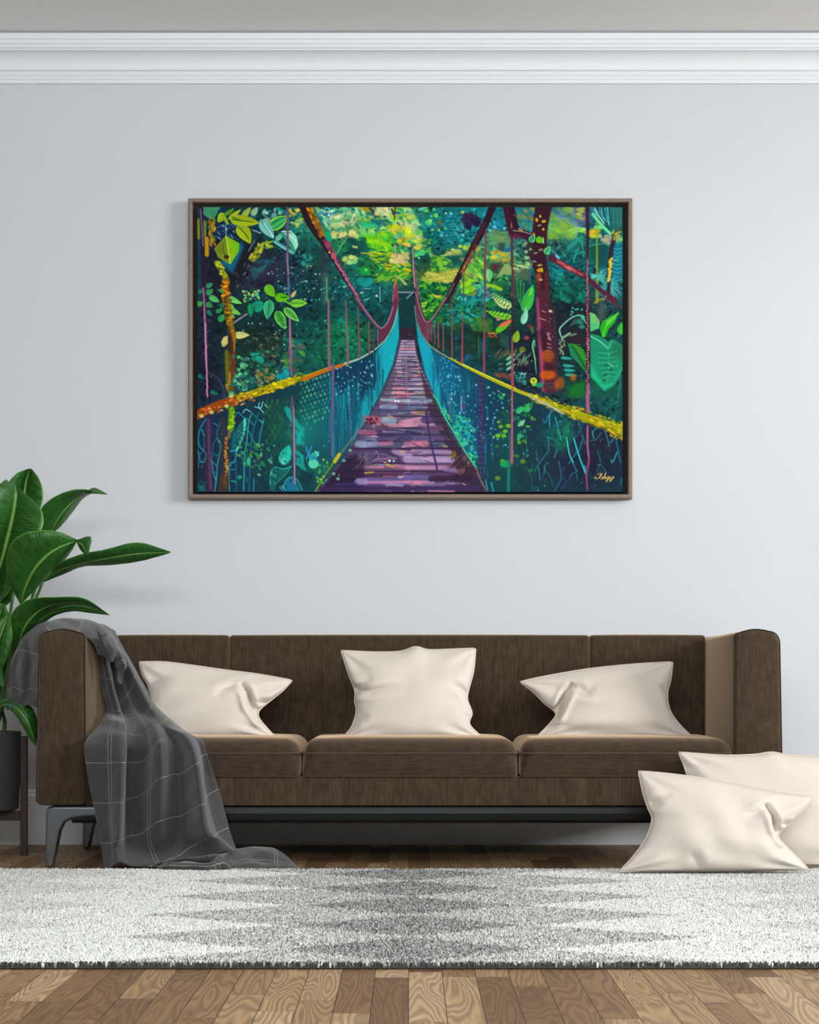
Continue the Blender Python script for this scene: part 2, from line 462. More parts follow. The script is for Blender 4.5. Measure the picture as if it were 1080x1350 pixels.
def paint_canvas():
    c = Canvas(); R = c.rng
    c.a[:] = np.array((20, 74, 80)) / 255.
    c.org(0, 0, 1)
    G = [  # broad soft passages: x, y, rx, ry, colour
        (275, 300, 30, 50, (26, 44, 76)), (300, 310, 40, 34, (22, 52, 78)), (370, 300, 50, 30, (18, 72, 78)), (330, 350, 34, 30, (44, 36, 52)),
        (370, 352, 40, 22, (58, 44, 76)), (290, 365, 34, 34, (50, 38, 66)), (385, 330, 30, 30, (22, 74, 78)), (280, 420, 26, 60, (50, 42, 66)),
        (270, 480, 26, 60, (42, 38, 62)), (330, 440, 44, 40, (18, 74, 70)), (350, 450, 40, 26, (28, 56, 52)), (370, 470, 40, 26, (36, 60, 54)),
        (410, 420, 34, 40, (16, 76, 78)), (410, 450, 24, 30, (16, 92, 92)), (420, 480, 30, 20, (20, 96, 84)), (450, 460, 34, 30, (16, 110, 74)),
        (455, 440, 28, 24, (18, 124, 84)), (420, 350, 26, 50, (20, 64, 70)), (445, 300, 60, 30, (26, 140, 120)), (500, 300, 44, 36, (56, 150, 80)),
        (480, 290, 60, 22, (110, 180, 130)), (505, 320, 40, 20, (100, 190, 40)), (480, 345, 44, 20, (20, 96, 88)), (500, 360, 34, 16, (40, 130, 60)),
        (480, 380, 40, 22, (16, 104, 108)), (500, 400, 30, 20, (12, 78, 80)), (535, 300, 20, 40, (90, 170, 90)), (520, 340, 22, 20, (90, 170, 50)),
        (600, 300, 60, 34, (22, 134, 138)), (640, 300, 44, 36, (24, 140, 148)), (575, 330, 30, 26, (16, 116, 130)), (560, 350, 24, 26, (16, 80, 88)),
        (610, 345, 50, 16, (40, 120, 80)), (580, 365, 44, 12, (170, 190, 70)), (600, 400, 40, 30, (14, 96, 70)), (575, 410, 26, 26, (20, 110, 60)),
        (640, 370, 30, 26, (60, 150, 60)), (640, 400, 30, 20, (16, 116, 110)), (660, 340, 30, 20, (100, 150, 90)), (660, 420, 34, 26, (16, 92, 76)),
        (640, 450, 50, 24, (14, 60, 50)), (690, 300, 26, 20, (26, 124, 150)), (735, 300, 26, 26, (110, 170, 90)), (750, 290, 30, 20, (40, 120, 150)),
        (765, 280, 18, 14, (120, 100, 150)), (745, 320, 34, 16, (90, 150, 110)), (730, 325, 20, 8, (70, 90, 80)), (790, 300, 30, 30, (26, 110, 110)),
        (750, 350, 40, 30, (16, 96, 106)), (790, 350, 24, 40, (18, 90, 86)), (812, 350, 14, 60, (30, 140, 150)), (740, 380, 34, 24, (16, 118, 118)),
        (740, 400, 34, 26, (14, 78, 66)), (780, 380, 30, 24, (30, 110, 110)), (740, 440, 34, 50, (28, 44, 58)), (760, 440, 24, 30, (44, 34, 44)),
        (695, 450, 26, 60, (34, 40, 60)), (700, 490, 30, 30, (34, 38, 58)), (690, 400, 26, 30, (18, 80, 66)), (800, 420, 26, 30, (40, 60, 70)),
        (800, 500, 30, 50, (22, 90, 80)), (750, 500, 24, 40, (28, 70, 66)),
        (540, 420, 18, 34, (12, 62, 66)), (537, 440, 14, 14, (60, 30, 50))]
    for x, y, rx, ry, col in G: c.blob(x, y, rx * 1.25, ry * 1.25, col, .85, 0, 0)
    full = [(PX0, PY0), (PX1, PY0), (PX1, PY1), (PX0, PY1)]
    # loose brushwork that takes the colour already on the canvas and pushes it
    for i in range(2600):
        x = R.uniform(PX0, PX1); y = R.uniform(PY0, PY1)
        ix = int(np.clip((x - PX0) * PS, 0, c.w - 1)); iy = int(np.clip((y - PY0) * PS, 0, c.h - 1))
        col = c.a[iy, ix] * 255 * R.uniform(.66, 1.34) + R.uniform(-12, 12, 3)
        c.blob(x, y, R.uniform(2, 8), R.uniform(1, 3), np.clip(col, 0, 255), .6, R.uniform(-1.6, 1.6), 1.5)

    for i in range(7000):
        x = R.uniform(PX0, PX1); y = R.uniform(PY0, 560)
        ix = int(np.clip((x - PX0) * PS, 0, c.w - 1)); iy = int(np.clip((y - PY0) * PS, 0, c.h - 1))
        col = c.a[iy, ix] * 255 * R.choice([.42, .6, .75, 1.25, 1.5]) + R.uniform(-16, 14, 3)
        c.blob(x, y, R.uniform(1.2, 4.2), R.uniform(.6, 1.6), np.clip(col, 0, 255), .7, R.choice([-.9, -.5, .4, .8]) + R.uniform(-.3, .3), 1)
    for x, y, rx, ry, al in [(300, 345, 30, 26, .5), (350, 330, 50, 20, .35), (290, 400, 24, 60, .45), (345, 440, 50, 34, .35), (270, 490, 30, 40, .5), (410, 400, 24, 40, .25), (650, 460, 70, 30, .35), (750, 450, 40, 50, .35), (540, 420, 20, 40, .5), (560, 350, 16, 30, .35), (750, 410, 40, 24, .3)]:
        c.blob(x, y, rx, ry, (14, 26, 36), al, 0, 0)
    # ---- upper left: dark understorey
    c.org(256, 268)
    c.poly([(30, 38), (70, 38), (75, 975), (30, 975)], (22, 78, 88), .7, 6)
    c.poly([(390, 560), (520, 380), (600, 420), (560, 560), (500, 760), (400, 830), (330, 820)], (34, 34, 44), .85, 14)
    c.poly([(600, 560), (900, 520), (900, 700), (700, 800), (560, 700)], (62, 48, 78), .6, 30)
    c.poly([(600, 760), (780, 760), (760, 830), (620, 830)], (34, 28, 60), .8, 16)
    c.line([(690, 605), (780, 585)], 26, (36, 28, 58), .8, 6)
    for k in range(7): c.line([(560 + k * 18, 640 + k * 4), (600 + k * 22, 740 - k * 26)], 22, (44, 112, 122), .7, 8)
    c.line([(620, 580), (780, 570)], 34, (28, 104, 120), .8, 8)
    c.dabs([(400, 700), (520, 560), (560, 620), (470, 820), (420, 820)], 34, 7, [(120, 140, 150), (80, 90, 110), (20, 24, 40)], -.9, .4, 3)
    c.poly([(470, 380), (490, 440), (380, 690), (250, 590)], (20, 120, 150), .85, 8)
    c.poly([(180, 560), (280, 610), (320, 700), (230, 640)], (18, 70, 110), .5, 10)
    c.dabs([(260, 220), (440, 220), (440, 290), (420, 390), (200, 390), (180, 300)], 40, 8, [(90, 130, 190), (50, 90, 150), (140, 190, 220)], .8, .8, 2)
    c.dabs([(640, 50), (900, 50), (880, 150), (700, 200)], 16, 16, [(200, 224, 214), (150, 200, 190), (110, 180, 170)], 0, .6, 1.4)
    c.dabs([(940, 50), (1070, 50), (1070, 300), (960, 260)], 46, 13, [(190, 200, 60), (90, 160, 80), (40, 160, 150), (120, 200, 190), (230, 200, 70)], 0, .6, 1.6)
    c.dabs([(700, 520), (1070, 520), (1070, 960), (700, 800)], 40, 7, [(170, 220, 210), (60, 150, 150), (40, 120, 130)], 0, 1, 1.3)
    c.dabs([(480, 840), (660, 860), (660, 970), (500, 970)], 50, 9, [(90, 200, 150), (170, 210, 90), (60, 180, 150), (200, 210, 120)], 0, 1, 1.3)
    # yellow flower stalk
    c.dabs([(540, 540), (640, 400), (700, 380), (690, 440), (610, 590)], 70, 12, [(190, 190, 40), (150, 160, 30), (210, 200, 60), (110, 130, 40)], -.8, .5, 1.6)
    c.dabs([(700, 380), (790, 370), (770, 440), (710, 450)], 18, 12, [(150, 190, 40), (190, 210, 70)], .5, .8, 1.6)
    c.line([(540, 470), (600, 370)], 10, (130, 150, 160), .8)
    # leaves, top
    c.leaf((150, 30), (185, 160), 150, (70, 150, 110)); c.line([(120, 38), (230, 38)], 60, (70, 150, 110))
    c.leaf((300, 100), (235, 190), 80, (150, 185, 30)); c.leaf((340, 160), (465, 60), 46, (170, 190, 40))
    c.leaf((300, 120), (400, 50), 40, (90, 150, 50)); c.leaf((480, 140), (560, 40), 60, (160, 180, 80)); c.leaf((570, 120), (630, 40), 60, (150, 190, 150))
    c.line([(310, 150), (330, 200)], 26, (140, 180, 40))
    c.leaf((355, 160), (650, 195), 112, (164, 186, 24), (60, 100, 40)); c.line([(380, 140), (470, 175)], 12, (46, 90, 40), .8)
    c.leaf((430, 225), (560, 400), 130, (164, 188, 24), (60, 100, 40), bend=-14)
    c.line([(200, 260), (270, 220), (340, 210), (430, 220)], 7, (60, 120, 140))
    c.line([(580, 265), (660, 295)], 12, (150, 150, 170)); c.line([(690, 120), (770, 170)], 10, (130, 140, 140))
    c.line([(312, 220), (316, 320)], 8, (130, 160, 190))
    c.poly([(316, 320), (450, 400), (440, 480), (360, 605), (330, 460)], (132, 186, 14)); c.poly([(316, 320), (200, 450), (240, 540), (360, 605), (345, 500)], (126, 144, 34))
    for k in range(7): c.line([(310 - k * 4, 370 + k * 14), (225 + k * 18, 470 + k * 16)], 9, (88, 112, 34), .7)
    c.dabs([(340, 370), (440, 410), (420, 480), (360, 560)], 26, 14, [(170, 180, 20), (100, 190, 30)], -1, .5, 2, .5)
    c.line([(316, 322), (340, 470), (355, 590)], 9, (196, 214, 120)); c.blob(320, 530, 28, 20, (86, 40, 30))
    c.leaf((745, 250), (935, 125), 120, (24, 152, 120), None, (150, 206, 30)); c.poly([(760, 225), (930, 120), (940, 140), (780, 250)], (150, 206, 30), .5)
    c.leaf((655, 165), (790, 350), 110, (120, 196, 186), (40, 100, 120)); c.line([(690, 200), (780, 330)], 12, (210, 240, 230), .8)
    c.leaf((810, 370), (880, 290), 50, (110, 186, 170))
    c.poly([(860, 275), (960, 270), (1015, 330), (1030, 410), (1000, 480), (980, 490), (930, 400), (880, 330)], (150, 212, 190))
    c.line([(870, 300), (940, 380), (985, 470)], 34, (48, 150, 124)); c.line([(885, 280), (990, 350), (1015, 430)], 16, (180, 226, 206)); c.line([(860, 290), (960, 295)], 8, (60, 110, 90))
    c.line([(800, 380), (880, 430), (980, 490)], 34, (70, 160, 160)); c.line([(800, 385), (880, 440), (970, 490)], 10, (150, 214, 200))
    # left: yellow pods, rope and mossy trunk
    for a in [((45, 170), (48, 340), 34, (130, 140, 40)), ((105, 190), (100, 320), 40, (120, 150, 60)), ((125, 350), (128, 510), 40, (206, 160, 20))]:
        c.line([a[0], a[1]], a[2], a[3], .9, 3)
    c.dabs([(140, 150), (210, 160), (210, 420), (160, 420)], 60, 13, [(214, 160, 20), (180, 120, 20), (110, 140, 40), (90, 110, 40)], 1.4, .4, 2)
    c.line([(70, 38), (82, 400), (98, 975)], 36, (50, 34, 58)); c.line([(66, 60), (90, 420)], 12, (150, 110, 170), .8); c.line([(92, 840), (100, 975)], 20, (170, 90, 150), .9)
    c.line([(925, 38), (925, 560), (930, 700), (940, 975)], [26, 22, 22, 12], (120, 84, 130), .9)
    c.line([(915, 500), (935, 700)], 8, (190, 150, 200), .7); c.line([(930, 740), (945, 940)], 14, (80, 120, 170), .8)
    c.line([(225, 590), (290, 690), (330, 780)], 54, (110, 140, 20), 1, 3)
    c.dabs([(215, 580), (260, 575), (345, 760), (300, 780)], 60, 10, [(200, 200, 30), (150, 170, 20), (60, 90, 30), (230, 220, 90)], .3, .5, 2)
    c.line([(310, 770), (312, 975)], 66, (150, 90, 20), 1, 4); c.dabs([(275, 770), (345, 770), (345, 970), (285, 970)], 60, 12, [(226, 160, 20), (180, 100, 20), (110, 60, 30), (200, 140, 30)], 0, .5, 2)
    # mid-left leaf cluster
    for a, b, w, col in [((710, 810), (800, 925), 96, (110, 190, 30)), ((800, 930), (945, 935), 90, (100, 190, 20)), ((960, 930), (1012, 860), 36, (190, 190, 110)),
                         ((120, 830), (185, 790), 46, (60, 150, 100)), ((120, 900), (190, 850), 60, (60, 150, 90)), ((150, 920), (250, 975), 60, (100, 180, 110)), ((40, 880), (90, 860), 46, (40, 130, 100)),
                         ((340, 930), (450, 975), 50, (120, 200, 100)), ((240, 850), (310, 890), 30, (70, 150, 70))]:
        c.leaf(a, b, w, col)
    c.line([(840, 935), (910, 930)], 12, (30, 80, 30), .9)
    c.org(256, 394)
    for a, b, w, col, ed in [((950, 45), (1120, 40), 80, (120, 200, 60), (150, 210, 60)), ((890, 90), (1040, 225), 80, (90, 180, 80), (150, 214, 100)), ((815, 120), (905, 300), 100, (70, 160, 60), (110, 204, 90)),
                             ((750, 10), (720, 200), 104, (60, 170, 120), (80, 190, 140)), ((690, 50), (560, 60), 70, (24, 150, 120), None), ((560, 40), (560, 180), 60, (24, 150, 100), None),
                             ((600, 120), (700, 60), 60, (30, 160, 130), None), ((30, 60), (90, 30), 56, (70, 160, 80), None), ((120, 40), (185, 80), 60, (50, 150, 90), None), ((130, 110), (180, 170), 40, (30, 130, 110), None),
                             ((170, -20), (250, 30), 50, (90, 190, 100), None), ((350, 0), (475, 45), 50, (120, 210, 110), None), ((340, 60), (400, 95), 50, (110, 190, 90), None), ((350, 100), (465, 155), 50, (120, 200, 90), None),
                             ((360, 150), (400, 190), 40, (110, 180, 80), None), ((215, 130), (285, 100), 46, (40, 150, 90), None), ((250, 70), (300, 60), 46, (20, 130, 110), None), ((245, 220), (305, 150), 60, (50, 160, 90), None)]:
        c.leaf(a, b, w, col, (40, 110, 60) if ed else None, ed)
    c.line([(390, 240), (525, 150)], 12, (130, 120, 150)); c.line([(395, 230), (520, 145)], 5, (190, 170, 190))
    c.line([(830, -20), (950, 50)], 14, (110, 190, 20))
    c.leaf((335, 440), (270, 420), 90, (190, 190, 110), None, None, 0, .8); c.poly([(335, 360), (290, 380), (268, 430), (290, 445), (338, 440)], (196, 194, 116)); c.leaf((385, 360), (550, 355), 70, (204, 206, 130), None)
    # trunk
    c.line([(320, 0), (335, 150), (360, 260), (385, 380), (375, 500), (350, 640), (365, 800), (370, 975)], [66, 66, 64, 60, 60, 70, 70, 60], (104, 72, 26), 1, 3)
    c.line([(340, 0), (365, 200), (395, 400)], 30, (170, 120, 20), .8, 3)
    c.dabs([(290, 0), (360, 0), (395, 330), (350, 340), (315, 200)], 80, 10, [(200, 170, 20), (150, 120, 20), (70, 50, 30), (120, 110, 30)], 0, .5, 2.5)
    c.line([(400, 390), (400, 520)], 14, (190, 130, 50), .8); c.line([(355, 380), (360, 520)], 40, (54, 44, 44), .8, 4); c.line([(320, 520), (330, 760), (340, 900)], 34, (110, 120, 30), .9, 5)
    c.line([(395, 540), (385, 800)], 46, (110, 60, 40), .9, 5)
    c.line([(355, 730), (350, 830), (318, 850), (330, 880)], 16, (190, 140, 40), .9)
    for k in range(34):
        x = R.uniform(350, 500); y = R.uniform(560, 975) ; x = x - max(0, y - 800) * .2
        c.leaf((x, y), (x + R.uniform(30, 60), y + R.uniform(-16, 34)), 34, [(90, 190, 120), (50, 150, 120), (120, 200, 150), (30, 120, 110)][R.randint(4)])
    c.dabs([(580, 280), (860, 330), (880, 470), (700, 520), (560, 420)], 60, 20, [(28, 58, 40), (22, 50, 44), (50, 70, 50), (90, 100, 70)], .5, .8, 2, .7, soft=2)
    c.dabs([(480, 520), (940, 520), (900, 800), (480, 900)], 150, 16, [(18, 110, 96), (24, 90, 60), (20, 60, 50), (30, 140, 120), (80, 100, 80), (120, 110, 90), (30, 140, 80)], .5, .8, 2, .75, soft=2)
    c.dabs([(560, 540), (640, 540), (700, 620), (600, 620)], 24, 16, [(30, 170, 150), (20, 150, 130)], .5, .8, 2)
    c.dabs([(820, 740), (920, 700), (940, 800), (830, 810)], 24, 22, [(24, 160, 160), (20, 130, 140)], .5, .8, 2)
    c.dabs([(860, 400), (1080, 400), (1080, 760), (980, 780), (860, 600)], 60, 24, [(40, 120, 80), (20, 130, 120), (80, 120, 80), (110, 90, 100), (120, 170, 50), (20, 110, 110)], .5, .8, 2, .75, soft=2)
    c.dabs([(620, 720), (800, 700), (800, 850), (640, 860)], 34, 18, [(150, 150, 110), (110, 110, 60), (40, 60, 40), (160, 140, 60)], .5, .8, 1.5, .8)
    c.dabs([(460, 200), (1080, 200), (900, 880), (440, 900)], 70, 6, [(200, 230, 220), (120, 200, 190), (170, 210, 180)], 0, 1, 1.2)
    c.line([(100, 0), (115, 300), (120, 560), (130, 760), (132, 975)], [30, 28, 30, 18, 22], (96, 54, 96)); c.line([(98, 0), (110, 300), (122, 600)], 12, (190, 110, 170), .9)
    for k in range(60): c.blob(112 + (k / 60.) * 20 + R.uniform(-6, 6), 250 + k * 12, 7, 10, (214, 140, 180), .8)
    c.line([(945, 190), (955, 500), (965, 760)], [16, 28, 14], (140, 90, 140)); c.line([(948, 190), (950, 480)], 8, (200, 130, 180), .8)
    c.line([(150, 730), (230, 780), (290, 880), (290, 975)], 22, (84, 66, 110), .7, 4); c.leaf((40, 745), (95, 790), 40, (20, 110, 110)); c.leaf((160, 915), (240, 940), 40, (20, 120, 110))

    # ---- upper centre: sunlit canopy
    c.org(396, 268)
    c.dabs([(150, 38), (560, 38), (560, 200), (300, 260), (200, 200)], 220, 16, [(90, 200, 170), (20, 110, 130), (160, 220, 170), (20, 150, 150), (190, 200, 140), (30, 90, 120), (120, 210, 140)], .5, 1, 2, .85)
    c.dabs([(180, 60), (330, 60), (330, 180), (230, 220)], 60, 9, [(150, 200, 200), (190, 220, 200), (20, 90, 130)], 1, .5, 2)
    c.dabs([(280, 140), (540, 90), (560, 230), (300, 240)], 80, 18, [(190, 200, 130), (214, 190, 150), (120, 190, 130), (60, 170, 130), (200, 210, 160)], -.6, .6, 2)
    c.poly([(240, 280), (330, 270), (330, 350), (290, 390), (240, 330)], (22, 168, 120), .9, 3)
    c.dabs([(310, 290), (560, 270), (560, 330), (320, 340)], 40, 16, [(206, 206, 130), (214, 190, 120), (170, 200, 130)], -.5, .8, 1.8)
    c.dabs([(560, 38), (1080, 38), (1080, 330), (560, 260)], 300, 20, [(100, 190, 110), (170, 214, 140), (30, 120, 130), (190, 200, 60), (20, 100, 120), (214, 214, 160), (120, 200, 60), (60, 160, 100)], .4, .8, 2, .85)
    c.poly([(690, 160), (820, 160), (790, 240), (720, 230)], (16, 100, 130), .8, 4)
    c.poly([(590, 38), (720, 38), (700, 80), (640, 90)], (150, 130, 40), .8, 5); c.line([(690, 50), (740, 110)], 26, (70, 60, 50), .9, 4)
    c.dabs([(730, 40), (900, 40), (890, 130), (750, 110)], 50, 16, [(204, 214, 160), (170, 200, 150), (220, 200, 150)], 0, 1, 1.3)
    c.line([(935, 40), (930, 160)], 14, (90, 70, 40)); c.line([(905, 60), (920, 110)], 16, (70, 60, 60))
    c.dabs([(600, 190), (740, 200), (740, 250), (620, 240)], 16, 24, [(60, 190, 130), (40, 170, 120)], .1, .3, 3)
    c.line([(610, 300), (720, 310)], 34, (110, 210, 110), .95, 3)
    c.dabs([(600, 345), (900, 300), (930, 440), (840, 470), (640, 400)], 90, 26, [(130, 204, 20), (100, 190, 30), (150, 210, 40), (60, 170, 60)], .5, .4, 2.2)
    c.dabs([(850, 200), (1080, 220), (1080, 420), (960, 380)], 90, 20, [(200, 200, 20), (170, 200, 30), (214, 180, 130), (120, 190, 60), (190, 130, 20), (80, 180, 150)], .3, .8, 1.6)
    c.dabs([(470, 350), (640, 340), (660, 480), (560, 540), (470, 450)], 60, 26, [(16, 90, 80), (18, 74, 74), (24, 110, 90)], .3, .5, 2, .8, soft=2)
    c.dabs([(520, 405), (560, 405), (560, 445), (515, 445)], 8, 8, [(170, 200, 110)], 0, .3, 1.6)
    c.line([(360, 500), (420, 400), (470, 330)], 8, (120, 180, 140), .9); c.line([(460, 200), (470, 330)], 8, (90, 110, 70)); c.line([(430, 200), (500, 250), (560, 180)], 8, (120, 110, 70), .8)
    c.dabs([(420, 530), (560, 525), (560, 580), (430, 590)], 20, 18, [(190, 200, 110), (150, 200, 130)], 0, .6, 1.4)
    c.line([(600, 490), (720, 500), (900, 500)], 12, (190, 190, 80), .8)
    c.dabs([(690, 480), (920, 480), (930, 560), (800, 600), (720, 560)], 110, 14, [(150, 190, 20), (200, 200, 50), (50, 130, 60), (20, 90, 80), (110, 180, 40)], .25, .3, 4)
    c.dabs([(890, 510), (1060, 500), (1070, 600), (900, 580)], 40, 20, [(214, 200, 130), (200, 190, 100), (190, 170, 130)], .2, .8, 1.5)
    c.dabs([(800, 600), (1080, 600), (1080, 690), (820, 690)], 70, 14, [(190, 190, 20), (220, 170, 20), (130, 180, 30), (190, 200, 110), (40, 120, 60)], .25, .3, 3)
    c.poly([(575, 640), (680, 625), (690, 710), (600, 710)], (24, 160, 70), .9, 4); c.blob(650, 660, 14, 14, (110, 210, 90))
    c.dabs([(690, 690), (900, 640), (1080, 690), (1080, 740), (700, 790)], 110, 16, [(30, 150, 60), (50, 170, 50), (110, 190, 30), (20, 100, 70), (170, 190, 40)], -.5, .3, 4)
    for k in range(12): c.line([(760 + k * 12, 720 + (k % 3) * 8), (730 + k * 14, 760)], 8, (190, 206, 60), .5)
    c.dabs([(510, 715), (760, 720), (740, 750), (520, 740)], 14, 9, [(14, 56, 54)], .1, .2, 6)
    c.poly([(540, 750), (900, 780), (900, 975), (600, 975)], (20, 116, 128), .35, 20)
    c.dabs([(580, 750), (700, 750), (690, 810), (600, 800)], 20, 22, [(24, 150, 146)], 0, .6, 2, .7, soft=2)
    c.line([(785, 830), (790, 975)], 8, (140, 170, 170)); c.line([(635, 845), (690, 845)], 6, (150, 180, 180)); c.line([(630, 960), (680, 940)], 8, (130, 200, 190))
    c.blob(755, 915, 14, 12, (160, 200, 170)); c.blob(608, 884, 18, 9, (150, 200, 140))
    c.dabs([(10, 500), (110, 500), (100, 620), (20, 610)], 12, 14, [(50, 160, 150)], 0, 1, 1.2)
    c.dabs([(0, 600), (500, 700), (500, 970), (0, 970)], 40, 8, [(190, 220, 200), (110, 180, 180), (200, 210, 130)], 0, 1, 1.3)
    # far trunk and the thick left cable
    c.line([(240, 480), (235, 760)], 64, (84, 48, 72), .6, 18); c.poly([(100, 380), (260, 420), (280, 560), (140, 520)], (30, 60, 80), .5, 20)
    c.line([(250, 720), (245, 975)], 60, (60, 120, 100), .7, 10); c.line([(262, 740), (262, 960)], 12, (130, 160, 130), .8)
    c.line([(35, 30), (110, 210), (200, 340), (290, 480), (340, 560), (430, 720), (520, 860), (600, 1000)], [96, 90, 76, 60, 54, 46, 40, 34], (50, 30, 46), 1, 2)
    c.line([(95, 60), (150, 180), (215, 310)], [50, 44, 40], (150, 100, 20), .85, 5)
    c.dabs([(60, 50), (120, 50), (240, 310), (200, 340)], 70, 12, [(220, 160, 20), (160, 100, 20), (110, 80, 40)], 1.1, .4, 2)
    c.line([(240, 370), (320, 500), (390, 620), (470, 770), (560, 930)], [40, 44, 30, 26, 22], (150, 44, 84), .95, 3)
    c.blob(275, 410, 28, 34, (176, 60, 106)); c.blob(330, 520, 26, 34, (196, 84, 110)); c.blob(288, 485, 10, 10, (210, 190, 80))
    for k in range(40):
        t = k / 40.; c.blob(340 + 260 * t + R.uniform(-10, 10), 560 + 420 * t + R.uniform(-8, 8), 8, 14, (200, 120, 150), .7, -.5)
    # red post of the far tower (left)
    c.poly([(925, 790), (960, 790), (975, 975), (905, 975)], (150, 60, 84)); c.line([(930, 800), (915, 975)], 10, (200, 130, 150)); c.poly([(930, 705), (955, 720), (955, 800), (930, 800)], (150, 130, 50))
    c.line([(940, 710), (990, 745), (1040, 800)], [10, 22, 26], (150, 180, 120)); c.line([(970, 878), (1080, 880)], 14, (140, 140, 160)); c.line([(935, 420), (940, 520)], 9, (200, 170, 180)); c.line([(940, 400), (970, 430)], 18, (80, 70, 90), .8)

    # ---- upper right of centre
    c.org(536, 268)
    c.dabs([(0, 60), (60, 60), (150, 290), (90, 400), (0, 400)], 70, 22, [(140, 210, 140), (190, 206, 60), (90, 190, 110), (200, 210, 150), (60, 170, 120)], .6, .8, 1.6)
    c.dabs([(0, 250), (70, 290), (60, 350), (0, 350)], 22, 22, [(214, 200, 30), (190, 210, 60)], .6, .8, 1.6)
    c.dabs([(60, 340), (140, 340), (190, 410), (90, 450)], 24, 20, [(200, 190, 140), (160, 206, 90), (190, 190, 40)], .5, .6, 1.6)
    c.dabs([(70, 470), (220, 440), (220, 490), (90, 530)], 34, 16, [(90, 210, 110), (110, 200, 60), (60, 190, 150)], -.3, .4, 2.2)
    c.dabs([(150, 350), (260, 350), (260, 520), (180, 520)], 40, 11, [(110, 180, 60), (40, 120, 80)], .3, .8, 1.6)
    for x, y, r_, col in [(195, 75, 22, (120, 200, 60)), (273, 60, 16, (90, 200, 110)), (292, 122, 26, (110, 214, 90)), (247, 128, 12, (130, 220, 130)), (220, 190, 34, (100, 206, 120)), (235, 170, 18, (140, 220, 120)),
                          (325, 190, 24, (110, 110, 30)), (325, 240, 14, (120, 100, 20)), (383, 248, 16, (90, 200, 110)), (318, 265, 14, (150, 200, 80)), (255, 262, 14, (150, 200, 60)), (390, 98, 14, (120, 210, 190)), (440, 102, 14, (130, 220, 200)),
                          (552, 90, 16, (190, 200, 70)), (345, 318, 18, (100, 190, 190)), (395, 320, 12, (90, 170, 190)), (32, 92, 16, (110, 190, 200)), (556, 316, 16, (120, 200, 200)), (527, 425, 20, (180, 210, 60)), (457, 458, 16, (140, 220, 170)), (240, 505, 14, (110, 190, 200)), (122, 540, 12, (140, 220, 200)), (870, 235, 20, (110, 190, 210)), (965, 250, 16, (110, 200, 200)), (828, 270, 16, (120, 200, 190))]:
        c.blob(x, y, r_, r_ * .8, col, .9, R.uniform(-1, 1))
    c.line([(120, 60), (200, 40)], 14, (120, 200, 160)); c.poly([(215, 38), (265, 38), (240, 90)], (20, 50, 30), .9)
    c.line([(350, 165), (450, 150), (560, 165), (620, 150)], 10, (26, 70, 90)); c.line([(690, 40), (680, 140)], 9, (30, 50, 50))
    for k in range(9): c.line([(420 + k * 14, 210 + (k % 4) * 24), (500 + k * 12, 200 + (k % 5) * 32)], 10, (60, 160, 160), .8)
    c.line([(560, 200), (610, 280)], 18, (70, 160, 170), .8); c.line([(480, 290), (520, 340)], 16, (70, 170, 170), .8); c.line([(510, 285), (550, 290), (570, 265)], 18, (30, 60, 90), .9)
    c.dabs([(570, 120), (640, 100), (720, 160), (710, 220), (640, 210), (590, 250)], 70, 22, [(50, 36, 74), (66, 40, 80), (36, 34, 66)], .6, .8, 1.8)
    c.line([(640, 200), (625, 300)], 10, (30, 44, 60)); c.blob(635, 325, 26, 10, (24, 60, 76)); c.line([(430, 400), (470, 340)], 12, (40, 110, 110), .7)
    c.dabs([(380, 480), (540, 460), (550, 500), (400, 520)], 24, 18, [(190, 200, 100), (160, 190, 90), (210, 190, 120)], 0, .3, 2.4)
    c.line([(330, 525), (380, 512), (430, 510)], 12, (160, 200, 120)); c.dabs([(560, 430), (640, 410), (630, 460), (560, 460)], 14, 14, [(160, 200, 80)], 1, .4, 2)
    c.poly([(420, 520), (600, 500), (560, 640), (430, 620)], (18, 74, 84), .7, 14)
    c.dabs([(250, 520), (440, 560), (420, 660), (250, 660)], 90, 16, [(110, 190, 40), (60, 150, 60), (140, 200, 60), (24, 100, 80)], 0, .8, 1.4)
    for k in range(10): c.blob(300 + R.uniform(0, 140), 560 + R.uniform(0, 90), 20, 14, (130, 190, 60), .8, R.uniform(-.5, .5))
    # feathery yellow frond
    c.poly([(140, 760), (210, 670), (300, 690), (420, 660), (520, 640), (560, 690), (480, 780), (400, 830), (280, 800), (200, 800)], (170, 180, 74), .9, 6)
    for k in range(70):
        x = R.uniform(170, 520); y = 740 - (x - 170) * .1 + R.uniform(-50, 60)
        c.line([(x, y), (x + 50, y - 8 + R.uniform(-12, 12)), (x + 80, y + 26)], 7, [(214, 204, 120), (190, 190, 80), (130, 150, 50), (220, 200, 110), (150, 170, 60)][R.randint(5)], .8)
    c.dabs([(110, 770), (460, 800), (380, 975), (110, 975)], 220, 16, [(20, 100, 70), (40, 150, 50), (90, 180, 40), (14, 70, 60), (20, 120, 90), (120, 190, 50)], .5, 1, 1.8)
    for k in range(5): c.line([(265 + k * 12, 905 + k * 3), (290 + k * 12, 930 - k * 4)], 12, (210, 180, 40), .9)
    c.dabs([(560, 560), (760, 560), (760, 800), (560, 820)], 130, 22, [(90, 180, 60), (40, 160, 90), (130, 200, 40), (20, 110, 90), (160, 200, 80), (190, 160, 110)], .8, .4, 2.6)
    c.dabs([(560, 800), (780, 770), (860, 900), (820, 975), (470, 975)], 160, 17, [(24, 150, 160), (20, 100, 110), (16, 70, 84), (60, 190, 180), (20, 120, 90), (110, 100, 120)], .2, 1, 1.6)
